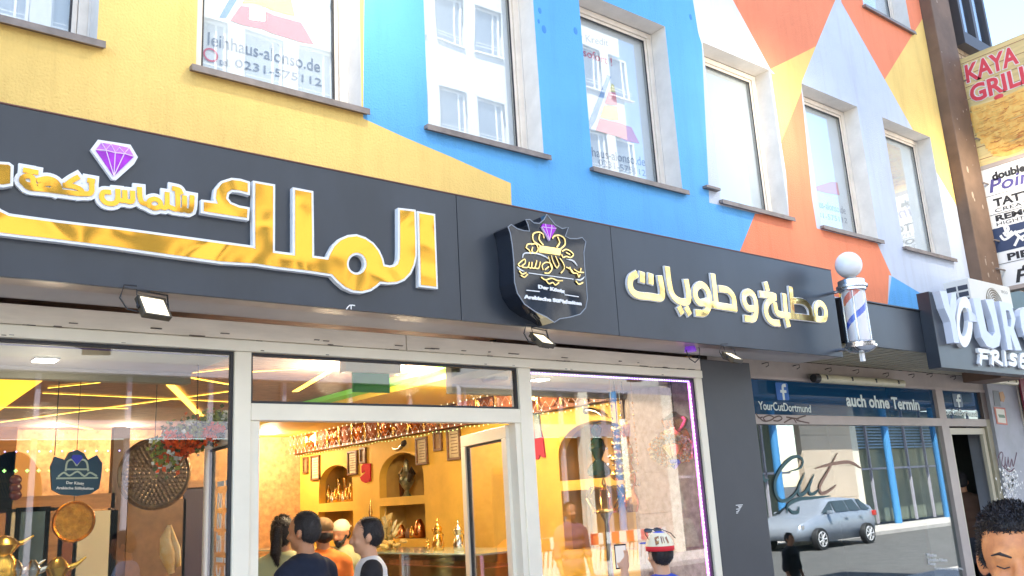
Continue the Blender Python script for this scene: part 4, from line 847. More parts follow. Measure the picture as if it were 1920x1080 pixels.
# ------------------------------------------------------------------ grill sign and tattoo sign (stand out square to the wall)
KX = 11.5; pk = plX(KX)
def K(p): return pix(pk, p)
def kbox(pts_l, pts_b): pass
q1 = K([(1803, 110), (1838, 318)]); y0 = -.10; zt1 = K([(1803, 110)])[0][1]; zb1_ = K([(1836, 314)])[0][1]; zb2_ = K([(1878, 540)])[0][1]
kg = thing('grill_sign', 'projecting light box sign of a kebab grill showing a roasting meat spit on planks', 'sign', (KX, -.1, zb1_))
plank = mat('pale_plank_print', (.80, .60, .26), .5, var=.25, vs=3, streak=(1, .5, 6))
build(MB().box((KX, -1.15, zb1_ + .003), (KX + .16, y0, zt1)), 'light_box', plank, kg, bevel=.004)
for k in range(9):
    z = zb1_ + .09 + k * (zt1 - zb1_) / 9; build(MB().box((KX - .002, -1.14, z), (KX - .0005, y0 - .01, z + .009)), 'plank_line', mat('plank_gap_print', (.35, .16, .08), .6), kg)
def D(u0, v0, u1, v1, h, s_, mm, par=None, bold=.03, off=.003, **kw):
    A_, B_, T_ = K([(u0, v0), (u1, v1), (u0, v0 - h)]); text(s_, pk, A_[0], B_[0], A_[1], T_[1], off, off + .003, 'lettering', mm, par or kg, bold=bold, skew=0, **kw)
m_gr = mat('salmon_red_print', (.75, .07, .09), .4); m_gw = mat('white_print', (.85, .8, .75), .5)
zK = K([(1806, 137)])[0][1]; 
text('KAYA', pk, .13, .80, zt1 - .37, zt1 - .10, .003, .005, 'lettering', m_gw, kg, bold=.07, shear=.05); text('KAYA', pk, .14, .79, zt1 - .36, zt1 - .11, .0055, .009, 'lettering', m_gr, kg, bold=.03, shear=.05)
text('GRILL', pk, .14, .92, zt1 - .66, zt1 - .40, .003, .005, 'lettering', m_gw, kg, bold=.07); text('GRILL', pk, .15, .91, zt1 - .65, zt1 - .41, .0055, .009, 'lettering', m_gr, kg, bold=.03)
# meat cone: relief layers
rr = random.Random(2); mb = MB(); m_meat = mat('roast_meat_print', (.95, .64, .18), .6, col2=(.88, .42, .08), vs=14)
cz0, cz1 = zb1_ + .10, zt1 - .72; ca = .50
for k in range(16):
    f_ = k / 15; hw = .20 + .17 * min(1, f_ * 1.6) - .02 * (f_ > .9); z = cz0 + (cz1 - cz0) * f_
    ribbon(mb, pk, [(ca - hw + rr.uniform(-.015, .015), z + rr.uniform(-.01, .01)), (ca - hw * .3, z - .02 + rr.uniform(-.015, .015)), (ca + hw * .4, z - .01 + rr.uniform(-.02, .02)), (ca + hw, z + .01)], (cz1 - cz0) / 12, .003, .004 + k * .0004, 4)
build(mb, 'meat_spit_print', m_meat, kg)
mb = MB()
for k in range(120):
    f_ = rr.random(); hw = (.19 + .16 * min(1, f_ * 1.6)) * .93; a_ = ca + rr.uniform(-hw, hw); z = cz0 + (cz1 - cz0) * f_; l = rr.uniform(.02, .07)
    ribbon(mb, pk, [(a_ - l, z), (a_, z - .008), (a_ + l, z + .004)], .009, .0105, .0112 + k * 1e-5, 2)
build(mb, 'meat_shading_print', mat('bright_meat_print', (.88, .60, .16), .6, col2=(.55, .12, .03), vs=9), kg, stuff=True)
c = pk.w(ca - .02, cz1 + .03); build(MB().ell(c + Vector((.0, 0, 0)), (.006, .06, .035), 12, 8), 'tomato_print', m_gr, kg)
ts = thing('tattoo_sign', 'projecting white sign board of a tattoo and piercing studio under the grill sign', 'sign', (KX, -.1, zb2_))
build(MB().box((KX, -1.15, zb2_), (KX + .16, y0, zb1_ - .05)), 'board', m_white, ts, bevel=.004)
build(MB().box((KX - .01, -1.15, zb1_ - .049), (KX + .16, y0, zb1_ + .002)), 'rail', m_salonfr, ts); build(MB().box((KX - .01, -1.15, zb2_ - .05), (KX + .16, y0, zb2_ - .001)), 'rail', m_salonfr, ts)
H = zb1_ - .05 - zb2_; zz = lambda f_: zb2_ + H * f_
m_ink = mat('black_print', (.03, .03, .035), .5); m_navy = mat('navy_print', (.04, .06, .13), .5); m_ind = mat('indigo_print', (.09, .08, .26), .5)
def T(s_, a0_, a1_, f0, f1, mm, bold=.03, sh=0): text(s_, pk, a0_, a1_, zz(f0), zz(f1), .003, .004, 'lettering', mm, ts, bold=bold, shear=sh)
T('double', .22, .62, .885, .955, m_ink, .05); T('Point', .16, .78, .79, .90, m_ind, .02, .2); T('TATTOO', .18, .90, .665, .735, m_ink, .04); T('CREATIVE ART', .18, 1.05, .62, .65, m_ink, 0)
T('REMOVER', .17, .95, .545, .595, m_ink, .04); T('HIGHTECH LASER', .17, 1.05, .505, .535, m_ink, 0); T('PIERCING', .22, 1.08, .205, .265, m_ink, .04); T('double', .36, .80, .10, .165, m_ink, .05); T('Point', .26, .95, .015, .12, m_ink, .02, .2)
for f_ in (.765, .604, .19): build(MB().box((KX - .004, -1.15, zz(f_)), (KX - .0005, y0 - .0, zz(f_) + .005)), 'rule', m_ink, ts)
build(MB().box((KX - .003, -1.15, zz(.29)), (KX - .0005, y0, zz(.49))), 'navy_panel', m_navy, ts)
mb = MB(); f5 = dict(s=4.15, ox=1800, oy=300); rel = [[(325, 510), (345, 515), (352, 540), (365, 560)], [(350, 512), (372, 520), (378, 545), (360, 560)], [(345, 570), (365, 590), (400, 560)], [(320, 595), (345, 620), (385, 600), (430, 560)], [(365, 560), (400, 585), (430, 565), (490, 550)], [(440, 580), (490, 620)], [(455, 610), (430, 660)], [(470, 560), (500, 545)], [(440, 575), (470, 600), (500, 590)]]
for i, s_ in enumerate(rel): ribbon(mb, pk, pix(pk, s_, **f5), .03, .0035, .005 + i * .0003, 3)
build(mb, 'cherub_print', m_white, ts)
for u, v in ((1808, 152), (1824, 262), (1838, 345), (1862, 505), (1858, 452)):
    p = onY(u, v, -.11); tag(build(MB().tube([(p.x, .0, p.z), (p.x, -.16, p.z), (KX - .0, -.16, p.z)], .012, 8), 'sign_bracket', m_sill), {152: 'topmost metal bracket arm beside the word on the grill sign', 262: 'metal bracket arm beside the meat spit picture', 345: 'short metal bracket arm at the top of the tattoo sign', 505: 'lowest metal bracket arm beside the tattoo sign', 452: 'metal bracket arm beside the navy panel of the tattoo sign'}[v], 'bracket', 'bracket arms of the projecting signs')
# ------------------------------------------------------------------ things on and in the niche wall
def cx3(x, y, X_): return onX(480 + x / 3.6, 780 + y / 3.6, X_)
def cx4(x, y, X_): return onX(980 + x / 2.7, 680 + y / 2.7, X_)
XN = XR + .20
fr_lab = ['small dark picture frame at the far end of the niche wall', 'dark framed certificate left of the small arch', 'dark framed certificate right of the small arch', 'small dark framed photo above the red cloth', 'dark framed certificate right of the big arch', 'small brown framed picture over the wall recess', 'largest dark framed certificate nearest the open door leaf', 'dark framed picture behind the right window near the corner']
m_paper = mat('aged_certificate_paper', (.70, .60, .40), .7, col2=(.50, .40, .25), vs=14); m_phot = mat('dark_photo_print', (.20, .10, .05), .5, col2=(.42, .26, .12), vs=10)
FR = [((325, 280), (358, 385), cx3, 0), ((378, 270), (437, 430), cx3, 1), ((625, 240), (692, 395), cx3, 1), ((708, 215), (750, 318), cx3, 0), ((1085, 150), (1168, 325), cx3, 1), ((1205, 105), (1265, 232), cx3, 0), ((1295, 90), (1393, 292), cx3, 1), ((503, 170), (557, 292), cx4, 0)]
for i, (a, b, fn, pp) in enumerate(FR):
    A, B = fn(*a, XR), fn(*b, XR); y0, y1 = min(A.y, B.y), max(A.y, B.y); z0, z1 = min(A.z, B.z), max(A.z, B.z); zc = z1 - z0
    t = thing('picture_frame', fr_lab[i], 'picture frame', ((XR), (y0 + y1) / 2, z0), 'frames on the yellow niche wall')
    P_ = Pl((XR - .001, 0, 0), (0, 1, 0), (0, 0, 1), (-1, 0, 0)); w_ = .028
    f = MB()
    for q in (((y0, z0), (y1, z0 + w_)), ((y0, z1 - w_), (y1, z1)), ((y0, z0 + w_), (y0 + w_, z1 - w_)), ((y1 - w_, z0 + w_), (y1, z1 - w_))): f.box((XR - .03, q[0][0], q[0][1]), (XR - .001, q[1][0], q[1][1]))
    build(f, 'frame', m_wood, t, bevel=.004); build(MB().box((XR - .012, y0 + w_, z0 + w_), (XR - .002, y1 - w_, z1 - w_)), 'picture', m_paper if pp else m_phot, t)
    if pp:
        mb = MB(); h = z1 - z0
        for k in range(7): mb.box((XR - .0135, y0 + w_ + .03 + .01 * (k % 3), z1 - w_ - h * (.12 + .1 * k)), (XR - .0122, y1 - w_ - .03 - .012 * (k % 2), z1 - w_ - h * (.12 + .1 * k) + .008))
        build(mb, 'writing', m_wood, t)
# red cloth heart shape
pts = [cx3(*q, XR - .02) for q in ((745, 320), (770, 320), (770, 440), (735, 452), (712, 440), (700, 415), (735, 385), (735, 370), (712, 385), (710, 340), (722, 325))]
q2 = [(-p.y, p.z) for p in pts]; tag(fill([q2], plw_, .003, .02, 'red_ornament', mat('red_felt', (.50, .015, .02), .9, bump=.3)), 'bright red felt ornament on the wall between the two arches', 'ornament')
pts = [cx4(*q, XR - .02) for q in ((68, 290), (100, 380), (112, 480), (95, 478), (88, 465), (75, 490), (62, 488), (55, 390), (60, 300))]
tag(fill([[(-p.y, p.z) for p in pts]], plw_, .003, .02, 'pennant', mat('crimson_felt', (.42, .02, .05), .9)), 'crimson pennant behind the left edge of the right window', 'pennant')
pts = [cx4(*q, XR - .02) for q in ((58, 260), (82, 262), (98, 375), (66, 385))]
tag(fill([[(-p.y, p.z) for p in pts]], plw_, .021, .03, 'tassel', mat('grey_blue_cloth', (.22, .28, .30), .9)), 'grey blue tassel cloth above the crimson pennant', 'tassel')
# daggers
def horn(a, b, c, fn, lab):
    P = [fn(*q, XR - .05) for q in (a, b, c)]; k = [P[0].lerp(P[1], t).lerp(P[1].lerp(P[2], t), t) for t in [i / 8 for i in range(9)]]
    t = thing('curved_dagger', lab, 'dagger', P[0]); build(MB().tube(k, [.006 + .026 * (i / 8) ** .7 for i in range(9)], 10), 'sheath', m_silver, t, smooth=True); build(MB().tube([k[7], k[8], k[8] + (k[8] - k[7]) * .8], [.03, .034, .016], 10), 'hilt', m_black, t, smooth=True)
horn((920, 215), (965, 245), (1000, 180), cx3, 'curved silver dagger with black hilt above the big arch'); horn((405, 272), (370, 232), (318, 245), cx4, 'curved silver dagger above the arch in the right window')
# bottles in the small arch
for i in range(9):
    x_ = 440 + i * 25; p = cx3(x_, 598 - i * 2, XN - .05); p.z = A1[2]; t = thing('spice_jar', 'x', 'jar', p, 'jars in the small arch'); h = .13 + .05 * (i % 3); r = .028 + .006 * ((i * 2) % 3)
    t['label'] = '%s in the small arch, %s' % (['squat silver jar', 'tall brass jar', 'plain brass jar'][i % 3], ['leftmost', 'second from the left', 'third from the left', 'fourth from the left', 'exactly in the middle', 'fourth from the right', 'third from the right', 'second from the right', 'rightmost'][i])
    build(MB().lathe(p, [(r * .9, 0.001), (r, .01), (r, h * .7), (r * .5, h * .85), (r * .45, h)], 12), 'body', (m_silver, m_brass, m_brass)[i % 3], t, smooth=True); build(MB().lathe(p + Vector((0, 0, h + .001)), [(r * .55, 0), (r * .6, .012), (.004, .03)], 10), 'lid', m_silver, t, smooth=True)
for k in range(3):
    p = cx3(510 + k * 45, 560, XN + .10); p.z = A1[2]; tag(build(MB().lathe(p, [(.035, .001), (.02, .03), (.014, .12), (.02, .2), (.034, .3), (.03, .33)], 12), 'slim_vase', m_brass, smooth=True), ['slim brass vase at the back of the small arch on the left', 'slim brass vase at the back centre of the small arch', 'slim brass vase at the back right of the small arch'][k], 'vase', 'slim vases')
# big arch: dark jug figure and framed picture behind
p = cx3(1020, 540, XN); p.z = A2[2]; t = thing('ornamental_jug', 'tall ornate dark green and silver jug standing in the big arch', 'jug', p)
s_ = (cx3(1020, 285, XN).z - p.z) / .5
build(MB().lathe(p, [(.07 * s_, .001), (.05 * s_, .02 * s_), (.025 * s_, .08 * s_), (.06 * s_, .12 * s_), (.105 * s_, .2 * s_), (.09 * s_, .27 * s_), (.04 * s_, .33 * s_), (.045 * s_, .38 * s_), (.03 * s_, .44 * s_), (.035 * s_, .46 * s_), (.004, .5 * s_)], 10), 'body', mat('dark_bronze_green', (.05, .08, .05), .3, .5, col2=(.35, .32, .2), vs=16), t, smooth=True)
build(MB().tube([p + Vector((-.02, -.09 * s_, .2 * s_)), p + Vector((-.02, -.17 * s_, .3 * s_)), p + Vector((-.02, -.16 * s_, .38 * s_))], [.03, .05, .01], 8), 'wing_handle', mat('dark_bronze', (.06, .05, .04), .4, .6), t)
build(MB().tube([p + Vector((-.02, .07 * s_, .2 * s_)), p + Vector((-.02, .12 * s_, .3 * s_)), p + Vector((-.02, .05 * s_, .40 * s_))], [.02, .035, .01], 8), 'spout', m_silver, t)
A = cx3(890, 400, XR + .30); B = cx3(990, 545, XR + .30); tg = thing('picture_frame', 'dark red picture standing behind the ornate jug in the big arch', 'picture frame', (A.x, (A.y + B.y) / 2, A2[2]))
f = MB().box((A.x, B.y, A2[2] + .002), (A.x + .02, A.y, A.z)); build(f, 'frame', m_wood, tg); build(MB().box((A.x - .003, B.y + .03, A2[2] + .03), (A.x - .0005, A.y - .03, A.z - .03)), 'picture', mat('dark_red_picture', (.25, .06, .03), .5, col2=(.1, .04, .02), vs=12), tg)
# arch in the right window
p = cx4(235, 592, XN); p.z = A3[2]
tag(build(MB().lathe(p, [(.045, .001), (.05, .02), (.03, .06), (.042, .14), (.03, .2), (.02, .28), (.024, .31), (.012, .36), (.003, .42)], 14), 'brass_tower', m_brass, smooth=True), 'slim brass pinnacle ornament at the left of the window arch', 'ornament')
p = cx4(390, 578, XN - .05); p.z = A3[2]; t = thing('hookah_vase', 'dark green bulb shaped vase with a fluted bowl in the window arch', 'vase', p); m_dg = mat('dark_green_glaze', (.015, .05, .04), .15)
build(MB().lathe(p, [(.05, .001), (.10, .03), (.11, .07), (.08, .13), (.03, .17), (.05, .21), (.085, .28), (.06, .35), (.025, .38), (.05, .42), (.055, .46), (.02, .50)], 18), 'body', m_dg, t, smooth=True); build(MB().lathe(p + Vector((0, 0, .505)), [(.015, 0), (.14, .04), (.145, .055), (.05, .05)], 16), 'bowl', mat('mauve_glass', (.28, .12, .20), .2), t, smooth=True)
# stacked brass samovar in the window
for (u, v0, v1, lab, r) in ((1166, 900, 800, 'tall stacked brass samovar lantern in the middle of the right window', .09), (1186, 960, 795, 'slender tiered copper lamp beside the samovar in the right window', .06)):
    p = onY(u, v0, .35); q = onY(u, v1, .35); H_ = q.z - p.z; t = thing('brass_lantern', lab, 'lantern', p)
    pr_ = []; n_ = 22
    for i in range(n_ + 1): f_ = i / n_; pr_.append((r * (.35 + .65 * abs(math.sin(f_ * PI * 3.5 + .4))) * (1 - f_ * .45) + .003, H_ * f_))
    build(MB().lathe(p, pr_, 14), 'body', m_brass if r > .08 else m_copper, t, smooth=True)
    mb = MB()
    for i in range(14): a_ = 2 * PI * i / 14; mb.ell(p + Vector((r * 1.1 * math.cos(a_), r * 1.1 * math.sin(a_), H_ * (.3 + .15 * (i % 3)))), (.013,) * 3, 8, 6)
    build(mb, 'pendants', m_silver, t); build(MB().tube([(p.x, p.y, q.z), (p.x, p.y, HZ)], .003, 5), 'chain', m_black, t)
p = cx4(420, 740, XR - .7); t = thing('crown_ornament', 'openwork golden crown on a stem in the lower right window', 'crown', p)
mb = MB()
for k in range(6):
    a_ = PI * k / 3; mb.tube([p + Vector((.10 * math.cos(a_), .10 * math.sin(a_), 0)), p + Vector((.15 * math.cos(a_), .15 * math.sin(a_), .09)), p + Vector((.11 * math.cos(a_), .11 * math.sin(a_), .17)), p + Vector((0, 0, .15))], .009, 6)
build(mb, 'arches', m_brass, t, smooth=True); build(MB().lathe(p + Vector((0, 0, -.03)), [(.10, 0), (.105, .012), (.10, .03)], 18), 'band', m_brass, t); build(MB().lathe(p + Vector((0, 0, .16)), [(.012, 0), (.022, .025), (.004, .08)], 10), 'finial', m_brass, t); build(MB().lathe((p.x, p.y, FL), [(.12, 0), (.10, .03), (.03, .08), (.02, p.z - FL - .1), (.05, p.z - FL - .03)], 12), 'stem', m_silver, t, smooth=True)
# golden diamond basket of flowers with lamp top
c = onY(1262, 842, .16); t = thing('flower_basket', 'hanging golden faceted basket overflowing with small dried flowers in the right window corner', 'hanging basket', c)
pf_ = plY(.16)
bk = [(410, 760), (450, 650), (560, 600), (680, 620), (720, 700), (640, 850), (560, 960)]
g = fill([pix(pf_, bk, 5.4, 1160, 690)], pf_, -.03, .0, 'basket', mat('antique_gold', (.75, .45, .08), .3, .7, var=.4, vs=14, bump=.4, bs=20), t)
strokes(pf_, [bk + [bk[0]], [(530, 610), (520, 790), (560, 950)], [(450, 800), (545, 780)], [(625, 640), (650, 760), (600, 880)]], .012, 0, .008, 'gold_rib', m_brass, g, k=1, s=5.4, ox=1160, oy=690)
mbs = [MB(), MB(), MB()]; rr = random.Random(4)
for k in range(1100):
    a_ = rr.uniform(0, 2 * PI); rad = rr.uniform(.45, 1.0); pu = 1262 + 46 * rad * math.cos(a_); pv = 843 + 28 * rad * math.sin(a_) * (1.15 if math.cos(a_) < 0 else 1)
    q = onY(min(pu, 1297), pv, .14 + rr.uniform(-.01, .08) - (.05 if rad > .8 else 0)); s_ = rr.uniform(.005, .012); mbs[k % 3].ell(q, (s_, s_, s_), 5, 3)
for i, m in enumerate((mat('cream_blossom', (.80, .60, .36), .8), mat('taupe_blossom', (.48, .34, .22), .8), mat('rust_blossom', (.70, .28, .07), .8))): build(mbs[i], 'blossoms', m, t, stuff=True)
lp = onY(1266, 800, .2); build(MB().lathe(lp, [(.03, -.06), (.09, 0), (.11, .05), (.10, .07), (.05, .09), (.02, .12)], 12), 'lamp_top', m_copper, t, smooth=True); build(MB().tube([lp + Vector((0, 0, .12)), (lp.x, lp.y, HZ)], .004, 5), 'chain', m_black, t)
gm = onY(1264, 868, .11); build(MB().lathe(gm, [(.002, -.05), (.05, .0), (.04, .025), (.002, .03)], 6), 'gem', mat('blue_gem', (.10, .08, .45), .1), t)
# flower arrangement in the left window
c = onY(368, 835, .5); t = thing('flower_arrangement', 'hanging mass of orange, red and white flowers inside the left window by the door leaf', 'flowers', c)
mbs = [MB(), MB(), MB(), MB()]
for k in range(2600):
    f_ = rr.random(); pu = 300 + 132 * f_ + rr.gauss(0, 9); pv = 852 - 62 * f_ ** .8 + rr.gauss(0, 17 - 7 * f_); q = onY(pu, pv, .55 + rr.uniform(-.08, .12)); s_ = rr.uniform(.008, .018)
    kk = 0 if (noise.noise(q * 7) > .08) else (1 if noise.noise(q * 11 + Vector((5, 0, 0))) > .05 else 2)
    if rr.random() < .22: kk = 3
    e1 = Vector((rr.uniform(-1, 1), rr.uniform(-1, 1), rr.uniform(-1, 1))).normalized(); e2 = e1.cross(Vector((0, 1, .3))).normalized(); mbs[kk].add([q + e1 * s_, q + e2 * s_, q - e1 * s_, q - e2 * s_], [(0, 1, 2, 3)]); e3 = e1.cross(e2); mbs[kk].add([q + e1 * s_, q + e3 * s_, q - e1 * s_, q - e3 * s_], [(0, 1, 2, 3)])
for i, m in enumerate((mat('orange_red_petals', (.90, .13, .01), .7), mat('white_petals', (.80, .76, .66), .7), mat('yellow_green_leaves', (.30, .32, .05), .7), mat('dark_leaves', (.10, .12, .03), .8))): build(mbs[i], ['red_petals', 'white_petals', 'yellow_leaves', 'green_leaves'][i], m, t, stuff=True)
build(MB().tube([c, (c.x, c.y, HZ)], .003, 5), 'wire', m_black, t)
# plates and ornaments of the left room
c = onY(290, 888, 2.2); t = thing('carved_plate', 'huge dull carved round plate hanging in the left window', 'plate', c); r = (onY(360, 888, 2.2).x - onY(222, 888, 2.2).x) / 2
build(MB().lathe(c, [(r, -.0), (r, .02), (r * .93, .035), (r * .88, .02), (.01, .02)], 36, 'Y'), 'dish', mat('carved_bronze', (.34, .22, .11), .35, .6, col2=(.16, .10, .06), vs=26, bump=.8, bs=30), t, smooth=True)
mb = MB()
for ring, nn in ((.80, 44), (.70, 38), (.60, 32), (.48, 26), (.36, 20), (.22, 12)):
    for k in range(nn): a_ = 2 * PI * k / nn; mb.ell(c + Vector((ring * r * math.cos(a_), -.03, ring * r * math.sin(a_))), (.018, .007, .011), 6, 4, Matrix.Rotation(-a_, 3, 'Y'))
build(mb, 'relief', mat('carved_bronze'  , (.3, .2, .1)), t, stuff=True); build(MB().tube([c + Vector((0, .02, r)), (c.x, c.y + .02, CZ)], .003, 5), 'chain', m_black, t)
c = onY(138, 978, 3.0); r = (onY(180, 978, 3).x - onY(98, 978, 3).x) / 2; t = thing('gold_plate', 'round hammered golden plate in the left window, below the hanging shield', 'plate', c)
build(MB().lathe(c, [(r, 0), (r, .015), (r * .95, .03), (r * .85, .012), (.01, .012)], 32, 'Y'), 'dish', mat('hammered_gold', (.85, .42, .06), .25, .8, var=.4, vs=12, bump=.8, bs=28), t, smooth=True); build(MB().tube([c + Vector((0, .02, r)), (c.x, c.y + .02, CZ)], .003, 5), 'chain', m_black, t)
# hanging shield inside
c = onY(143, 885, 1.2); t = thing('hanging_shield', 'dark blue shield board with white German lettering hanging inside the left window', 'sign', c); ph = plY(1.2)
hs = [(95, 875), (103, 856), (122, 862), (130, 848), (145, 843), (158, 850), (165, 862), (182, 853), (192, 868), (190, 895), (186, 916), (170, 926), (145, 930), (115, 927), (98, 918)]
g = fill([pix(ph, hs)], ph, -.03, 0, 'board', mat('deep_blue_board', (.012, .06, .11), .3), t)
textpx('Der König', ph, 124, 909, 157, 911, 7, .001, .004, 'lettering', m_white, g, bold=.02); textpx('Arabische Süßigkeiten', ph, 105, 919, 175, 920, 7, .001, .004, 'lettering', m_white, g, bold=.02)
strokes(ph, [[(107, 897), (182, 896)], [(123, 882), (126, 866), (136, 862), (143, 872)], [(165, 882), (162, 866), (152, 862), (144, 872)], [(110, 893), (120, 886), (130, 892), (145, 884), (158, 893), (168, 886), (180, 892)], [(124, 880), (164, 880)]], .010, .001, .004, 'emblem', mat('pale_sage_print', (.40, .50, .42), .5), g, k=3)
fill([pix(ph, [(136, 853), (152, 853), (155, 859), (144, 872), (133, 859)])], ph, .001, .006, 'gem', mat('blue_gem_print', (.04, .06, .5), .2), g)
build(MB().tube([c + Vector((-.12, .01, .1)), (c.x - .12, c.y + .01, CZ)], .003, 5), 'wire', m_black, t)
# left room cabinetry: back wall arch, wooden beams, white panels
lr = thing('wooden_room_divider', 'brown wooden divider with pale panels across the back of the left room', 'divider', (2, 4, FL))
YD = 4.2
def lw(u0, v0, u1, v1, nm, m, d=.05, y=None):
    yy = YD if y is None else y; A, B = onY(u0, v0, yy), onY(u1, v1, yy); return build(MB().box((A.x, yy, B.z), (B.x, yy + d, A.z)), nm, m, lr)
m_lw = mat('orange_brown_wood', (.42, .20, .07), .45, var=.3, vs=3, streak=(1, 1, 6))
lw(-60, 935, 215, 952, 'beam', m_lw, .12); lw(-60, 800, 12, 1100, 'post', m_lw, .1); lw(86, 952, 112, 1100, 'post', m_lw, .1); lw(215, 800, 232, 1100, 'post', mat('dark_divider_wood', (.10, .05, .03), .4), .1)
lw(12, 955, 30, 1100, 'pale_panel', mat('pale_door_panel', (.60, .55, .42), .5), .03); lw(30, 952, 86, 1100, 'blue_panel', mat('blue_grey_panel', (.07, .13, .18), .4, var=.3), .03); lw(112, 955, 140, 1100, 'brown_panel', mat('brown_red_panel', (.22, .07, .03), .4), .03); lw(140, 960, 215, 1100, 'pale_panel', mat('pale_door_panel', (.6, .55, .42)), .03)
lw(232, 905, 400, 915, 'beam', m_lw, .12); lw(240, 940, 345, 1100, 'brown_panel', mat('mottled_brown_panel', (.24, .12, .05), .5, col2=(.14, .07, .03), vs=8), .03); lw(345, 915, 400, 1100, 'dark_panel', mat('plum_dark_panel', (.05, .03, .06), .5), .03)
ya = plY(YB - .6); A = pix(ya, [(-30, 925), (80, 925), (25, 848)]); arcp = arch(A[0][0], A[1][0], A[0][1], A[0][1] + .1, A[2][1]); ga = fill([arcp], plY(YD - .02), -.01, .02, 'arched_panel', mat('glowing_orange_plaster', (.80, .42, .12), .7), lr) if False else None
A = pix(plY(YD), [(-40, 935), (78, 935), (20, 846)]); fill([arch(A[0][0], A[1][0], A[0][1], A[0][1] + .05, A[2][1])], plY(YD + .02), 0, .02, 'arched_panel', mat('orange_plaster', (.78, .42, .14), .7), lr)
hb = pix(plY(YD), [(20, 893), (42, 893), (42, 936), (20, 936)]); mb = MB()
for k in range(3): p = onY(29, 900 + k * 14, YD - .05); mb.ell(p, (.05, .02, .045), 12, 8)
tag(build(mb, 'heart_garland', mat('maroon_gloss', (.10, .02, .03), .3), smooth=True), 'string of three maroon hearts at the far left of the left window', 'garland')
# garland of small lights
mb = MB()
for k in range(11): p = onY(9 + k * 21.5, 847 - .2 * k, 2.0); mb.ell(p, (.005,) * 3, 6, 4)
tag(build(mb, 'light_garland', mat('violet_bulb', (.5, .4, 1), .5, emis=(.45, .35, 1), es=1)), 'row of tiny violet bulbs strung across the left window', 'string lights')['kind'] = 'stuff'
mb = MB()
for k in range(10): p = onY(8 + k * 21.5, 883 - .2 * k, 2.0); mb.box(p - Vector((.011, .003, .003)), p + Vector((.011, .003, .003))).box(p - Vector((.003, .002, .011)), p + Vector((.003, .002, .011)))
tag(build(mb, 'star_garland', mat('green_bulb', (.4, 1, .3), .5, emis=(.35, 1, .2), es=.6)), 'row of tiny green star lights strung across the left window', 'string lights')['kind'] = 'stuff'
# net lights by the frieze
wires = MB(); bul = MB(); xx = XR - .22
yy = 1.0; i = 0
while yy < YB - .1:
    for r_ in range(3):
        za = CZ - .03 - r_ * .12; sgn = 1 if (i + r_) % 2 else -1
        wires.tube([(xx, yy, za), (xx, yy + .06, za - .06), (xx, yy + .12, za)], .0022, 3)
        bul.ell((xx, yy + .06, za - .075), (.004, .004, .010), 5, 3)
    yy += .12; i += 1
nl_ = thing('net_lights', 'net of tiny warm string lights hanging in front of the carved frieze', 'string lights', (xx, 3, CZ)); build(wires, 'wires', mat('clear_wire', (.6, .5, .45), .4), nl_, stuff=True); build(bul, 'bulbs', mat('warm_bulb', (1, .9, .7), .5, emis=(1, .8, .5), es=.8), nl_, stuff=True)
mb = MB(); yy = 1.0
while yy < YB - .1: mb.ell((XR - .12, yy, HF - .02 - .02 * abs(math.sin(yy * 5))), (.008,) * 3, 6, 4); yy += .08
tag(build(mb, 'leaf_garland', mat('pale_green_bulb', (.6, .9, .4), .5, emis=(.6, .8, .25), es=.25)), 'fine green and gold light garland along the top edge of the yellow wall', 'string lights')['kind'] = 'stuff'
# counter
CXa = 4.55; zc_ = onX(760, 1036, CXa).z
ct = thing('display_counter', 'long glass topped steel sweet counter along the yellow wall', 'counter', (CXa, 3, FL))
build(MB().box((CXa, 1.6, FL), (CXa + .62, 6.6, FL + .35)), 'base', m_wood, ct); build(MB().box((CXa - .01, 1.6, zc_ - .014), (CXa + .62, 6.6, zc_)), 'glass_top', mat('counter_glass_edge', (.35, .42, .36), .1), ct)
build(MB().box((CXa + .45, 1.62, FL + .351), (CXa + .61, 6.58, zc_ - .015)), 'back_panel', mat('olive_panel', (.40, .34, .10), .4, var=.2), ct)
build(MB().box((CXa + .02, 1.61, FL + .351), (CXa + .03, 6.59, zc_ - .016)), 'front_pane', m_shopglass, ct)
for y_ in (1.6, 2.85, 4.1, 5.35, 6.56): build(MB().box((CXa - .015, y_, FL), (CXa + .018, y_ + .04, zc_ - .0145)), 'steel_post', m_chrome, ct)
for z_ in (.75, 1.05, 1.3): build(MB().box((CXa + .04, 1.62, z_), (CXa + .44, 6.55, z_ + .008)), 'shelf', mat('shelf_red_brown', (.35, .12, .05), .4), ct)
for k, (y_, lab) in enumerate(((2.6, 'wooden tray of sweets on the top counter shelf nearest the street'), (3.4, 'wooden tray of sweets in the middle of the top counter shelf'))):
    tag(build(MB().box((CXa + .06, y_, 1.309), (CXa + .42, y_ + .6, 1.35)), 'sweet_tray', mat('tray_copper', (.5, .2, .08), .4, var=.4, vs=15)), lab, 'tray')
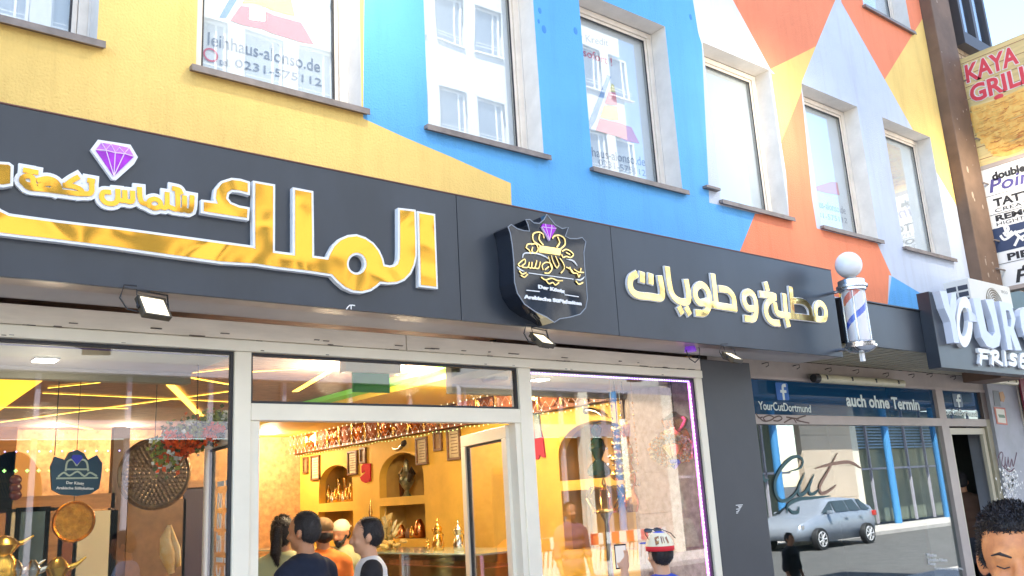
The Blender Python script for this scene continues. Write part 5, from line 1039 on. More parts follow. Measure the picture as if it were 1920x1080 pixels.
def dallah(u, vb, vt, m, lab, X_):
    p = onX(u, vb, X_); q = onX(u, vt, X_); p.z = zc_ + .001; s_ = (q.z - p.z) / .40; t = thing('coffee_pot', lab, 'coffee pot', p, 'coffee pots on the counter')
    build(MB().lathe(p, [(.07 * s_, 0), (.075 * s_, .02 * s_), (.08 * s_, .08 * s_), (.06 * s_, .16 * s_), (.04 * s_, .20 * s_), (.055 * s_, .25 * s_), (.06 * s_, .27 * s_)], 18), 'body', m, t, smooth=True)
    build(MB().lathe(p + Vector((0, 0, .272 * s_)), [(.062 * s_, 0), (.05 * s_, .02 * s_), (.02 * s_, .05 * s_), (.012 * s_, .08 * s_), (.018 * s_, .095 * s_), (.003, .128 * s_)], 14), 'lid', m, t, smooth=True)
    build(MB().tube([p + Vector((0, .05 * s_, .20 * s_)), p + Vector((0, .11 * s_, .24 * s_)), p + Vector((0, .13 * s_, .27 * s_))], [.022 * s_, .016 * s_, .006 * s_], 8), 'spout', m, t, smooth=True)
    build(MB().tube([p + Vector((0, -.05 * s_, .24 * s_)), p + Vector((0, -.12 * s_, .20 * s_)), p + Vector((0, -.11 * s_, .08 * s_)), p + Vector((0, -.07 * s_, .05 * s_))], .009 * s_, 8), 'handle', m, t, smooth=True)
dallah(822, 1032, 972, m_brass, 'tall brass coffee pot with curved spout on the counter', 4.8); dallah(861, 1032, 974, m_silver, 'engraved silver coffee pot nearest the door leaf on the counter', 4.8); dallah(738, 1034, 1006, m_brass, 'short brass coffee pot beside the wrapped sweets', 4.8); dallah(803, 1032, 1008, m_brass, 'small brass pot left of the tall coffee pot', 4.85)
p = onX(722, 1030, 4.8); mb = MB()
for k in range(26): q = Vector((4.8 + rr.uniform(-.12, .12), p.y + rr.uniform(-.2, .2), zc_ + .03 + rr.uniform(0, .05))); mb.ell(q, (.03, .035, .022), 8, 5)
tag(build(mb, 'sweet_heap', mat('golden_sweets', (.72, .52, .20), .3, var=.4, vs=20), smooth=True), 'heap of golden wrapped sweets on the counter beside the boy', 'sweets')['kind'] = 'stuff'
p = onX(728, 1000, 5.0); mb = MB()
for k in range(60):
    a_ = rr.uniform(0, 6.28); l = rr.uniform(.1, .34); q = Vector((5.0, p.y, zc_ + .05)); e_ = q + Vector((rr.uniform(-.08, .08), l * math.cos(a_) * .6, abs(l * math.sin(a_)) + .02)); mb.add([q + Vector((0, rr.uniform(-.08, .08), 0)), e_, e_ + Vector((.04, rr.uniform(-.06, .06), .03))], [(0, 1, 2)])
tag(build(mb, 'cellophane_wrap', mat('gold_cellophane', (.75, .62, .32), .15, .4)), 'crumpled cellophane gift wrap standing on the counter behind the boy', 'gift wrap')
for k, (x_, y_, r_, h) in enumerate(((870, 820, .05, .10), (900, 815, .05, .12), (940, 812, .06, .09), (985, 810, .05, .14), (1030, 806, .04, .10), (1060, 804, .05, .12), (1105, 800, .07, .2))):
    p = cx3(x_, y_, XN - .05); p.z = R2[2]; tag(build(MB().lathe(p, [(r_ * .8, .001), (r_, .02), (r_ * .9, h * .7), (r_ * .5, h), (r_ * .3, h + .02)], 12), 'copper_vessel', (m_copper, m_wood, m_brass)[k % 3], smooth=True), '%s vessel in the lower recess under the big arch, %s' % (('copper', 'dark wooden', 'brass')[k % 3], ['leftmost', 'second from the left', 'third from the left', 'in the middle', 'third from the right', 'second from the right', 'rightmost and tallest'][k]), 'vessel', 'vessels in the lower recess')
A = cx3(495, 710, XR + .34); B = cx3(600, 830, XR + .34); tag(build(MB().box((XR + .34, B.y, B.z), (XR + .37, A.y, A.z)), 'dark_picture', mat('plum_dark_print', (.08, .02, .05), .4)), 'dark plum picture inside the recess behind the man in the pale cap', 'picture')
p = onX(695, 970, 5.3); p.z = zc_; tag(build(MB().lathe(Vector((5.3, p.y, FL)), [(.03, 0), (.03, zc_), (.012, zc_ + .02), (.02, zc_ + .1), (.008, zc_ + .16), (.025, zc_ + .25), (.003, zc_ + .4)], 10), 'candle_stand', m_brass, smooth=True), 'slender brass stand with a ringed finial behind the boy', 'stand')
# golden pots low in the left window
for (u, v0, v1, lab, r) in ((5, 1040, 1004, 'golden trophy pot at the far left of the left window', .07), (107, 1085, 1044, 'golden bird spouted pot at the bottom of the left window', .055), (28, 1085, 1050, 'small silver pot left of the bird spouted pot', .035), (60, 1085, 1050, 'small silver pot next to the bird spouted pot', .035)):
    p = onY(u, v0, .45); q = onY(u, v1, .45); H_ = q.z - p.z; t = thing('ornate_pot', lab, 'pot', (p.x, p.y, 1.3)); build(MB().lathe((p.x, p.y, p.z - .15), [(r * .7, 0), (r, .05), (r * .9, .12), (r * .6, .15), (r * 1.1, .15 + H_ * .5), (r * .7, .15 + H_ * .8), (.01, .15 + H_)], 16), 'body', m_silver if r < .04 else mat('gold_pot', (.9, .5, .08), .22, .9), t, smooth=True)
    build(MB().tube([(p.x, p.y, p.z + H_ * .3), (p.x + .09, p.y, p.z + H_ * .6), (p.x + .13, p.y, p.z + H_ * .9)], [.02, .012, .004], 8), 'spout', m_silver if r < .04 else MATS['gold_pot'], t, smooth=True)
tb = thing('display_table', 'low display table just inside the left window', 'table', (1, .5, FL)); build(MB().box((-1.3, .25, 1.18), (1.7, .75, 1.22)), 'tabletop', m_wood, tb)
for x_ in (-1.25, 1.6): build(MB().box((x_, .3, FL), (x_ + .06, .7, 1.179)), 'leg', m_wood, tb)
p = onY(312, 1030, 1.6); t = MB(); t.tube([onY(318, 985, 1.6), onY(310, 1010, 1.6), onY(314, 1040, 1.6), onY(322, 1075, 1.6)], [.012, .035, .05, .02], 14); t.tube([onY(318, 985, 1.6), onY(330, 1030, 1.6), onY(335, 1062, 1.6)], [.012, .03, .015], 14)
tag(build(t, 'hanging_scarf', mat('orange_scarf', (.75, .38, .08), .8, col2=(.85, .7, .45), vs=6), smooth=True), 'twisted orange and cream scarf hanging inside the left window', 'scarf')

bs_ = thing('glint_strands', 'gold and crystal bead strands added for glints among the lanterns in the right window', 'bead strands', onY(1150, 780, .3))  # invented strands, hung here to add sparkle to the display
for k, (u, v1) in enumerate(((1156, 880), (1176, 920), (1196, 870))):
    p = onY(u, v1, .28 + .02 * k); mb = MB(); q = p.copy(); mb.tube([p, (p.x, p.y, HZ)], .0015, 4); n = 0
    while q.z < 2.55: rr0 = .005 + .004 * (n % 3 == 0); mb.ell(q, (rr0, rr0, rr0 * 1.3), 7, 5); q.z += .032; n += 1
    build(mb, 'glint_strand', (m_brass, m_silver, m_copper)[k % 3], bs_, smooth=True)
# ------------------------------------------------------------------ across the street (seen in the panes)
OY = -14.3
ob = thing('white_building_across', 'tall white building with rows of grey framed windows, reflected in the upper panes', 'building', (8, OY, 0))
m_ow = mat('white_render', (.50, .50, .485), .9, var=.05); m_og = mat('grey_glass_dark', (.10, .13, .17), .08, spec=.8); m_of = mat('pale_frame', (.62, .62, .62), .5)
wx = [13.4 + 1.44 * k for k in range(-12, 6)]; rows = [(6.0, 7.5), (9.0, 10.5), (12.08, 13.62), (15.1, 16.65)]
bm = bmesh.new(); v_ = [bm.verts.new(p) for p in ((-6.2, OY, 5.05), (21.2, OY, 5.05), (21.2, OY, 18.2), (-6.2, OY, 18.2))]; bm.faces.new(v_)
for x_ in wx:
    for q in (x_, x_ + 1.02): cut((q, 0, 0), (1, 0, 0))
for a, b in rows:
    for q in (a, b): cut((0, 0, q), (0, 0, 1))
rm = [f for f in bm.faces if any(x_ < f.calc_center_median().x < x_ + 1.02 for x_ in wx) and any(a < f.calc_center_median().z < b for a, b in rows)]
bmesh.ops.delete(bm, geom=rm, context='FACES'); me = bpy.data.meshes.new('wall'); bm.to_mesh(me); bm.free(); me.materials.append(m_ow); o = bpy.data.objects.new('wall', me); COL.objects.link(o); o.parent = ob; o.matrix_parent_inverse = Matrix.Translation(-PLOC[ob.name])
build(MB().box((-6.2, OY - 9, 5.05), (21.2, OY - .3, 18.2)), 'body', m_ow, ob)
wmesh = None
for a, b in rows:
    for x_ in wx:
        f = MB(); f.frame(x_ + .001, x_ + 1.019, a + .001, b - .001, .06, OY - .16, OY - .1); f.box((x_ + .75, OY - .155, a + .061), (x_ + .79, OY - .105, b - .061)); wi = build(f, 'window', m_of, ob)
        build(MB().box((x_ + .06, OY - .15, a + .06), (x_ + .958, OY - .14, b - .06)), 'pane', m_og, wi); 
        s_ = MB().box((x_ - .03, OY + .0, a - .05), (x_ + 1.05, OY + .08, a - .003)); s_.box((x_ + .02, OY + .03, a + .18), (x_ + 1.0, OY + .04, a + .2)).box((x_ + .02, OY + .03, a + .28), (x_ + 1.0, OY + .04, a + .3)); build(s_, 'sill', m_of, wi)
# ground floor across
gf = thing('shop_row_across', 'row of glass shop fronts across the street with grey fascia bands and stone piers', 'shop row', (15, OY, 0))
m_fb = mat('lavender_grey_band', (.42, .40, .46), .6); m_dkg = mat('dark_shop_glass', (.03, .035, .035), .06, spec=.7)
build(MB().box((-6.2, OY - .2, 4.8), (45, OY, 5.045)), 'fascia', m_fb, gf); build(MB().box((-6.2, OY - .15, 3.5), (20, OY - .02, 3.85)), 'fascia', m_fb, gf)
for a, b in ((-6.2, 19.6),): build(MB().box((a, OY - .4, 3.86), (b, OY - .3, 4.79)), 'upper_glass', mat('olive_shop_glass', (.10, .11, .08), .2), gf); build(MB().box((a, OY - .4, 0), (b, OY - .3, 3.49)), 'shop_glass', m_dkg, gf)
for x_ in [-5 + 1.7 * k for k in range(15)]: build(MB().box((x_, OY - .29, .0), (x_ + .09, OY - .16, 4.79)), 'mullion', m_fb, gf)
m_st = mat('beige_stone_panel', (.62, .50, .38), .6, var=.08, vs=1)
for a, b in ((19.75, 21.2), (29.8, 33.3)):
    nn = 2 if b - a > 2 else 1; w_ = (b - a) / nn
    for i in range(nn):
        for j in range(4): build(MB().box((a + i * w_ + .006, OY - .2, .0 + j * 1.2 + .006), (a + (i + 1) * w_ - .006, OY + .05, (j + 1) * 1.2 - .006)), 'stone_panel', m_st, gf)
    build(MB().box((b + .002, OY - .2, 0), (b + .5, OY + .02, 4.79)), 'pale_jamb', mat('cream_jamb', (.80, .74, .60), .6), gf)
m_bc = mat('blue_column_paint', (.07, .27, .56), .5)
for x_, w_ in ((18.75, .22), (22.5, .4), (27.7, .28), (35.5, .30), (39.8, .5), (13.2, .12)): build(MB().lathe((x_ + w_ / 2, OY + .25, 0), [(w_ / 2, 0), (w_ / 2, 4.79)], 16), 'column', m_bc if x_ > 15 else m_fb, gf)
build(MB().box((17.7, OY - .2, 0), (18.05, OY, 4.79)), 'cream_pier', mat('cream_jamb', (.8, .74, .6)), gf)
for a, b in ((21.75, 29.7), (33.85, 46)):
    build(MB().box((a, OY - 1.2, 0), (b, OY - 1.1, 4.79)), 'shop_glass', mat('greenish_shop_glass', (.16, .19, .15), .15), gf)
    build(MB().box((a, OY - .6, 2.2), (b, OY - .5, 2.28)), 'rail', m_fb, gf)
    z = 3.1
    if a > 30:
        while z < 4.3: build(MB().box((a, OY - .7, z), (b, OY - .62, z + .06)), 'blind_slat', mat('blue_grey_slat', (.26, .40, .55), .5), gf); z += .13
    x_ = a + 1.6
    while x_ < b - .5: build(MB().box((x_, OY - .6, 0), (x_ + .08, OY - .5, 4.79)), 'mullion', m_fb, gf); x_ += 1.6
build(MB().box((21.75, OY - .1, 4.86), (46, OY + .9, 6.3)), 'navy_canopy', mat('navy_canopy_paint', (.012, .02, .05), .5), gf)
lb = thing('low_building_across', 'lower beige building across the street at the right, behind the blue columns', 'building', (33, OY, 0))
build(MB().box((21.3, OY - 9, 5.05), (45, OY - .3, 8.6)), 'wall', mat('pale_beige_render', (.66, .60, .50), .9), lb)
for k in range(14): f = build(MB().box((22 + 1.6 * k, OY - .29, 5.9), (23 + 1.6 * k, OY - .27, 7.5)), 'window', m_og, lb)
# parked car
cc = Vector((25.2, -11.0, -.12)); car = thing('parked_car', 'silver blue five door hatchback parked across the street, seen in the salon window', 'car', cc)
m_car = mat('silver_blue_car_paint', (.34, .38, .45), .3, .3); m_cg = mat('car_window', (.05, .07, .08), .05)
def carlt(prof, y0, y1, inset): 
    n_ = len(prof); vs = []
    for y_, k_ in ((y0 + inset, 0), (y0, 1), (y1, 1), (y1 - inset, 0)):
        pass
    return vs
secs = [(-2.1, .38, .62, .62, .70), (-2.0, .30, .78, .80, .80), (-1.3, .25, .95, .98, .86), (-.75, .22, 1.0, 1.03, .87), (-.25, .22, 1.0, 1.42, .87), (.5, .22, 1.0, 1.46, .87), (1.3, .22, 1.0, 1.40, .87), (1.85, .26, .98, 1.12, .85), (2.08, .34, .92, .94, .78)]
vs = []; fs = []
for x_, zb_, zm, zt_, hw in secs:
    tw = hw * (.72 if zt_ - zm > .2 else .95)
    vs += [(cc.x + x_, cc.y - hw * .92, cc.z + zb_), (cc.x + x_, cc.y - hw, cc.z + (zb_ + zm) / 2), (cc.x + x_, cc.y - hw * .97, cc.z + zm), (cc.x + x_, cc.y - tw, cc.z + zt_ - .02), (cc.x + x_, cc.y - tw * .6, cc.z + zt_), (cc.x + x_, cc.y + tw * .6, cc.z + zt_), (cc.x + x_, cc.y + tw, cc.z + zt_ - .02), (cc.x + x_, cc.y + hw * .97, cc.z + zm), (cc.x + x_, cc.y + hw, cc.z + (zb_ + zm) / 2), (cc.x + x_, cc.y + hw * .92, cc.z + zb_)]
for i in range(len(secs) - 1):
    for j in range(10): fs.append((i * 10 + j, i * 10 + (j + 1) % 10, (i + 1) * 10 + (j + 1) % 10, (i + 1) * 10 + j))
fs += [tuple(range(10))[::-1], tuple((len(secs) - 1) * 10 + j for j in range(10))]
body = mk('body', vs, fs, m_car, car, smooth=True)
for s_ in (-1, 1):
    for a, b, c_, d_ in ((-1.0, -.35, -.25, -.25), (-.22, .5, .5, -.22), (.56, 1.15, 1.05, .56), (1.22, 1.7, 1.4, 1.15)):
        y1 = cc.y + s_ * .855; y2 = cc.y + s_ * .69
        q = [(cc.x + a, y1, cc.z + 1.03), (cc.x + b, y1, cc.z + 1.03), (cc.x + c_, y2, cc.z + 1.36), (cc.x + max(d_, a), y2, cc.z + 1.36)]
        mk('side_window', q + [(x, y - s_ * .02, z) for x, y, z in q], [(0, 1, 2, 3), (7, 6, 5, 4)], m_cg, car)
    for x_ in (-1.32, 1.28):
        wv = MB().lathe((cc.x + x_, cc.y + s_ * .90, cc.z + .31), [(.31, -.1), (.32, -.08), (.32, .06), (.30, .08), (.21, .085)], 28, 'Y'); wh = build(wv, 'wheel', m_black, car, smooth=True)
        r_ = MB(); 
        for k in range(7): a_ = 2 * PI * k / 7; r_.tube([(cc.x + x_, cc.y + s_ * 1.005, cc.z + .31), (cc.x + x_ + .2 * math.cos(a_), cc.y + s_ * 1.005, cc.z + .31 + .2 * math.sin(a_))], .022, 6)
        r_.tube([(cc.x + x_ + .21 * math.cos(t * PI / 12), cc.y + s_ * 1.005, cc.z + .31 + .21 * math.sin(t * PI / 12)) for t in range(25)], .015, 6); build(r_, 'rim', mat('rim_silver', (.62, .62, .64), .4), wh)
    build(MB().box((cc.x + 1.86, cc.y + s_ * .62, cc.z + .82), (cc.x + 2.07, cc.y + s_ * .87, cc.z + .98)), 'tail_light', mat('tail_light_red', (.55, .03, .02), .2), car, bevel=.02)
    build(MB().box((cc.x - 2.0, cc.y + s_ * .55, cc.z + .6), (cc.x - 1.85, cc.y + s_ * .8, cc.z + .75)), 'headlight', m_chrome, car, bevel=.02)
    build(MB().box((cc.x - .75, cc.y + s_ * .88, cc.z + 1.0), (cc.x - .62, cc.y + s_ * 1.02, cc.z + 1.1)), 'mirror', m_car, car, bevel=.02)
    for x_ in (-.3, .52): build(MB().box((cc.x + x_ + .5, cc.y + s_ * .872, cc.z + .84), (cc.x + x_ + .68, cc.y + s_ * .895, cc.z + .87)), 'door_handle', m_car, car)
# road works barriers
m_rw = mat('barrier_white', (.85, .85, .83), .5); m_rr = mat('barrier_red', (.75, .05, .03), .5)
for k, x_ in enumerate((8.3, 10.4, 12.5, 14.6)):
    y_ = -10.4; t = thing('road_barrier', ['red and white plastic road barrier, farthest left reflected in the right shop window', 'red and white road barrier second from the left in the reflection', 'red and white road barrier third from the left in the reflection', 'red and white road barrier at the right end of the row across the street'][k], 'barrier', (x_, y_, -.12), 'barriers across the street')
    build(MB().box((x_, y_, .75), (x_ + 1.95, y_ + .05, 1.0)), 'top_board', m_rw, t)
    for j in range(4): build(MB().box((x_ + .12 + j * .48, y_ + .0505, .752), (x_ + .36 + j * .48, y_ + .056, .998)), 'red_stripe', m_rr, t)
    for j in range(15): 
        a = x_ + .04 + j * .13; build(MB().add([(a, y_, .22), (a + .06, y_, .22), (a + .12, y_, .72), (a + .06, y_, .72), (a, y_ + .04, .22), (a + .06, y_ + .04, .22), (a + .12, y_ + .04, .72), (a + .06, y_ + .04, .72)], [(3, 2, 1, 0), (4, 5, 6, 7), (0, 1, 5, 4), (1, 2, 6, 5), (2, 3, 7, 6), (3, 0, 4, 7)]), 'bar', m_rw, t)
    build(MB().box((x_, y_, .1), (x_ + 1.95, y_ + .05, .21)), 'bottom_board', m_rw, t)
    for j in (0, 1): build(MB().box((x_ + .1 + j * 1.5, y_ - .3, -.119), (x_ + .35 + j * 1.5, y_ + .3, -.02)), 'foot', m_black, t)
# ------------------------------------------------------------------ people
def remesh(mb, vox, name, m, parent, sm=4, disp=None, fold=0):
    me = bpy.data.meshes.new('t'); me.from_pydata(mb.v, [], mb.f); me.update(); o = bpy.data.objects.new('t', me); COL.objects.link(o)
    md = o.modifiers.new('r', 'REMESH'); md.mode = 'VOXEL'; md.voxel_size = vox; md.use_smooth_shade = True
    if sm: s_ = o.modifiers.new('s', 'SMOOTH'); s_.iterations = sm; s_.factor = .5
    dg = bpy.context.evaluated_depsgraph_get(); m2 = bpy.data.meshes.new_from_object(o.evaluated_get(dg)); bpy.data.objects.remove(o); bpy.data.meshes.remove(me)
    if disp:
        for v in m2.vertices: v.co += v.normal * disp * noise.noise(v.co * 60)
    if fold:
        for v in m2.vertices:
            q = v.co; n1 = noise.noise(Vector((q.x * 7 + q.z * 5, q.y * 7, q.z * 9))); n2 = 1 - abs(noise.noise(Vector((q.x * 11 - q.z * 6, q.y * 11, q.z * 7 + 3)))) * 2
            v.co += v.normal * fold * (n1 * .9 + n2 * .35)
    m2.materials.clear(); m2.materials.append(m); m2.name = name; m2.polygons.foreach_set('use_smooth', [True] * len(m2.polygons))
    n_ = bpy.data.objects.new(name, m2); COL.objects.link(n_)
    if parent:
        n_.parent = parent
        if parent.name in PLOC: n_.matrix_parent_inverse = Matrix.Translation(-PLOC[parent.name])
    return n_
def person(label, head, yaw, floor=FL, skin=m_skin, hair=m_hair2, shirt=None, trousers=None, pitch=0, hairstyle='short', arms=((.12, .02), (.12, .02)), vox=.013, face=False, beard=None, group=None, reach=None, hvox=.008, scale=1.0, hturn=0.0):
    """head = world centre of the head; body built upright from it down to the floor, facing yaw (0 = +Y)"""
    H = head.z - floor; S = H / 1.62
    base = Vector((head.x, head.y, floor)); t = thing('person', label, 'person', base, group)
    Rz = Matrix.Rotation(yaw, 4, 'Z'); W = Matrix.Translation(base) @ Rz @ Matrix.Scale(S, 4)
    HC = Vector((0, 0.02, 1.62)); NK = Vector((0, -.005, 1.50))
    Hm = Matrix.Translation(NK) @ Matrix.Rotation(hturn, 4, 'Z') @ Matrix.Rotation(-pitch, 4, 'X') @ Matrix.Translation(-NK)
    def tw(mb, M_): mb.v = [tuple(M_ @ Vector(v)) for v in mb.v]; return mb
    def body(grow=0, part='all'):
        b = MB(); g = grow
        if part in ('all', 'top'):
            for z, a, d, y in ((.98, .150, .105, 0), (1.10, .142, .100, 0), (1.22, .160, .112, .0), (1.33, .172, .118, -.004), (1.405, .150, .095, -.012)): b.ell((0, y, z), (a + g, d + g, .10 + g), 18, 10)
            b.cap((-.135, -.015, 1.405), (.135, -.015, 1.405), .062 + g, .062 + g)
            b.cap((0, -.03, 1.42), (0, -.01, 1.47), .075 + g * .8, .058 + g * .2)
            for s_, (sp, fw) in zip((-1, 1), arms):
                sh = Vector((s_ * .178, -.012, 1.385)); el = sh + Vector((s_ * sp * .45, fw * .6 - .01, -.28)); wr = el + Vector((s_ * sp * .1 - s_ * .02, fw * 1.2 + .06, -.24))
                if reach and reach[0] == s_: el, wr = Vector(reach[1]), Vector(reach[2])
                b.cap(sh, el, .054 + g, .043 + g)
                if part == 'all':
                    b.cap(el, wr, .041, .028)
                    d = (wr - el).normalized(); pm = wr + d * .05; b.ell(pm, (.038, .018, .05), 10, 8, d.to_track_quat('Z', 'Y').to_matrix())
                    q = d.to_track_quat('Z', 'Y').to_matrix()
                    for f_ in range(4):
                        r0 = pm + q @ Vector((-.027 + f_ * .018, 0, .035)); r1 = r0 + q @ Vector((0, .012, .03 + .006 * (1.5 - abs(f_ - 1.3)))); r2 = r1 + q @ Vector((0, .02, .018)); b.cap(r0, r1, .0088, .008, 8); b.cap(r1, r2, .008, .007, 8)
                    r0 = pm + q @ Vector((-s_ * .03, 0, -.015)); b.cap(r0, r0 + q @ Vector((-s_ * .025, .018, .035)), .011, .009, 8)
                else: b.cap(el, el.lerp(wr, .12), .043 + g, .045 + g) if sleeve_long is False else b.cap(el, wr, .044 + g, .034 + g)
        if part in ('all', 'low'):
            b.ell((0, 0, .93), (.155 + g, .112 + g, .11 + g), 18, 10)
            for s_ in (-1, 1):
                b.cap((s_ * .085, 0, .88), (s_ * .095, .015, .48), .080 + g, .055 + g); b.cap((s_ * .095, .015, .48), (s_ * .10, -.01, .09), .055 + g, .038 + g)
                if part == 'all': b.cap((s_ * .10, -.03, .045), (s_ * .105, .13, .03), .042, .032)
        return b
    sleeve_long = shirt == m_brown_j
    b = body()
    b.cap((0, -.012, 1.44), (0, .0, 1.56), .060, .054)
    h = MB(); h.ell((0, .005, 1.655), (.074, .094, .092), 20, 14); h.ell((0, .028, 1.60), (.060, .068, .085), 18, 12); h.ell((0, .06, 1.553), (.036, .035, .028), 12, 8); h.ell((0, -.03, 1.64), (.070, .070, .07), 16, 10)
    for s_ in (-1, 1): h.ell((s_ * .074, .0, 1.620), (.012, .020, .032), 10, 8, Matrix.Rotation(s_ * .35, 3, 'Z')); h.ell((s_ * .034, .072, 1.598), (.024, .022, .022), 10, 8)
    h.cap((0, .090, 1.640), (0, .112, 1.600), .010, .0165, 10); h.ell((-.012, .100, 1.598), (.010, .012, .009), 8, 6); h.ell((.012, .100, 1.598), (.010, .012, .009), 8, 6)
    h.cap((-.035, .084, 1.652), (.035, .084, 1.652), .013, .013, 10); h.ell((0, .086, 1.572), (.024, .012, .006), 10, 6); h.ell((0, .084, 1.563), (.020, .012, .007), 10, 6)
    for s_ in (-1, 1): h.ell((s_ * .031, .076, 1.632), (.014, .013, .010), 10, 8)
    tw(h, Hm); b.add(h.v, h.f); tw(b, W)
    # body without the finest detail, head finer when the face is seen
    remesh(b, vox * S, 'body', skin, t, 2)
    def cloth(part, g, m, nm, vx=.015):
        c = tw(body(g, part), W); return remesh(c, vx * S, nm, m, t, 5, fold=.010)
    cl = cloth('top', .013, shirt, 'shirt', .013 if face else .015); cloth('low', .011, trousers or m_trs, 'trousers', .02)
    hb = MB()
    if hairstyle in ('short', 'curly', 'tail'):
        hb.ell((0, -.010, 1.672), (.0765, .090, .082), 22, 14); hb.ell((0, -.032, 1.640), (.0755, .074, .080), 20, 12)
        if face: hb.ell((0, .035, 1.712), (.056, .050, .030), 18, 10)
        if hairstyle == 'curly':
            for k in range(26):
                a_ = random.uniform(0, 2 * PI); e_ = random.uniform(.25, 1.35); d = Vector((math.cos(a_) * math.cos(e_) * .072, math.sin(a_) * math.cos(e_) * .082 - .010, math.sin(e_) * .075 + 1.682)); hb.ell(d, (.016, .018, .012), 8, 6)
            for s_ in (-1, 1): hb.ell((s_ * .069, .018, 1.655), (.014, .024, .045), 10, 8)
        else: 
            for s_ in (-1, 1): hb.ell((s_ * .068, .01, 1.648), (.012, .024, .038), 10, 8)
        if hairstyle == 'tail':
            hb.ell((0, -.09, 1.66), (.04, .04, .04), 12, 8); hb.cap((0, -.10, 1.66), (0.0, -.13, 1.50), .034, .04); hb.cap((0, -.13, 1.50), (.01, -.12, 1.42), .036, .012); hb.ell((0, -.04, 1.60), (.075, .06, .06), 14, 10)
        tw(hb, W @ Hm); hname = remesh(hb, hvox * S * (.6 if face else 1), 'hair', hair, t, 1, disp=.0045 if hairstyle == 'curly' else .002).name
    if hairstyle in ('cap', 'capback'):
        hb.ell((0, -.005, 1.685), (.084, .102, .078), 22, 14); hb.ell((0, (.10 if hairstyle == 'cap' else -.10), 1.665), (.06, .055, .008), 16, 6); tw(hb, W @ Hm); remesh(hb, hvox * S * .7, 'cap', hair, t, 1)
        h2 = MB(); h2.ell((0, -.030, 1.612), (.076, .076, .062), 18, 10); tw(h2, W @ Hm); remesh(h2, hvox * S, 'hair', m_hair, t, 1, disp=.003)
    if hairstyle in ('short', 'curly', 'tail'):
        hm = bpy.data.objects[hname].data; rr_ = random.Random(len(label)); st = MB(); Wi = (W @ Hm).inverted(); vv = [v for v in hm.vertices if not ((Wi @ v.co).y > .035 and (Wi @ v.co).z < 1.690)]; C0 = (W @ Hm) @ Vector((0, -.01, 1.66)); upv = ((W @ Hm).to_3x3() @ Vector((0, 0, 1))).normalized(); fw_ = ((W @ Hm).to_3x3() @ Vector((0, 1, 0))).normalized()
        nst = 9000 if face else 2600; L0 = .013 if face else (.022 if hairstyle == 'tail' else .010)
        for _ in range(nst):
            v = rr_.choice(vv); nn = v.normal.normalized(); top = max(0, nn.dot(upv))
            cr = Vector((rr_.gauss(0, 1), rr_.gauss(0, 1), rr_.gauss(0, 1))) * (.38 if face else .12)
            d = (nn * (.35 + .3 * top) + fw_ * (.5 * top) - upv * ((1.1 if hairstyle == 'tail' else .75) * (1 - top)) + cr).normalized(); l = L0 * rr_.uniform(.6, 1.3) * (.75 + .6 * top); sd_ = d.cross(nn).normalized() * (.0011 if face else .0016)
            p0 = v.co - nn * .002; p1 = p0 + d * l * .55 + nn * .003; p2_ = p0 + (d + cr * .6 - nn * .15).normalized() * l
            st.add([p0 - sd_, p0 + sd_, p1 + sd_, p1 - sd_, p2_], [(0, 1, 2, 3), (3, 2, 4)])
        build(st, 'hair_strands', hair, bpy.data.objects[hname], stuff=True)
    if beard:
        bb_ = MB(); bb_.ell((0, .052, 1.553), (.052, .052, .036), 16, 10); bb_.ell((0, .075, 1.535), (.03, .03, .035), 12, 8)
        for s_ in (-1, 1): bb_.cap((s_ * .062, .018, 1.61), (s_ * .045, .055, 1.56), .014, .018)
        bb_.cap((-.02, .096, 1.583), (.02, .096, 1.583), .006, .006, 8); tw(bb_, W @ Hm); remesh(bb_, .006 * S, 'beard', beard, t, 1, disp=.002)
    return t, W, Hm, S
m_trs = mat('dark_trousers', (.035, .04, .055), .9); m_brown_j = mat('brown_jacket', (.10, .05, .03), .8, var=.3)
m_navy_s = mat('navy_tshirt', (.008, .014, .035), .9, bump=.15, bs=30); m_ws = mat('white_raglan', (.75, .74, .72), .9, bump=.15, bs=30)
m_green_s = mat('pale_green_shirt', (.46, .46, .25), .9); m_or_s = mat('orange_shirt', (.85, .22, .04), .9); m_tan = mat('tan_cap', (.24, .14, .06), .8); m_crm = mat('pale_yellow_cap', (.82, .76, .50), .8)
R = math.radians
# man in navy t-shirt, back view, head turned a little left
person('man in a plain navy t-shirt seen from behind in the doorway, cropped dark hair', deep(572, 1001, 5.35), R(20), shirt=m_navy_s, hair=m_hair2, arms=((.10, .02), (.10, .02)), hturn=R(14), vox=.010)
p2, W, Hm, S = person('boy in a white raglan shirt with black shoulders looking left, just inside the door', deep(690, 1009, 5.5), R(62), shirt=m_ws, hair=m_hair, skin=m_skin_l, vox=.010)
# black raglan shoulders and printed back
rg = MB()
for s_ in (-1, 1):
    rg.cap((s_ * .13, -.018, 1.425), (s_ * .178, -.012, 1.39), .073, .074); sh = Vector((s_ * .178, -.012, 1.385)); rg.cap(sh, sh + Vector((s_ * .05, .002, -.29)), .071, .06)
rg.v = [tuple(W @ Vector(v)) for v in rg.v]; remesh(rg, .014, 'raglan_sleeves', mat('black_cloth', (.015, .013, .016), .9), p2, 4)
pb2 = MB(); rr = random.Random(12)
for k in range(46):
    a_ = rr.uniform(-.085, .085); z = rr.uniform(1.16, 1.32); y = -.137 + .25 * a_ * a_ * 8 * .1; w_ = rr.uniform(.004, .013); pb2.box((a_ - w_, y - .006, z - w_), (a_ + w_, y - .0035, z + w_ * rr.uniform(.3, 1)))
pb2.box((-.09, -.1405, 1.345), (.09, -.139, 1.349)); pb2.v = [tuple(W @ Vector(v)) for v in pb2.v]; build(pb2, 'back_print', mat('grey_shirt_print', (.06, .06, .07), .9), p2, stuff=True)
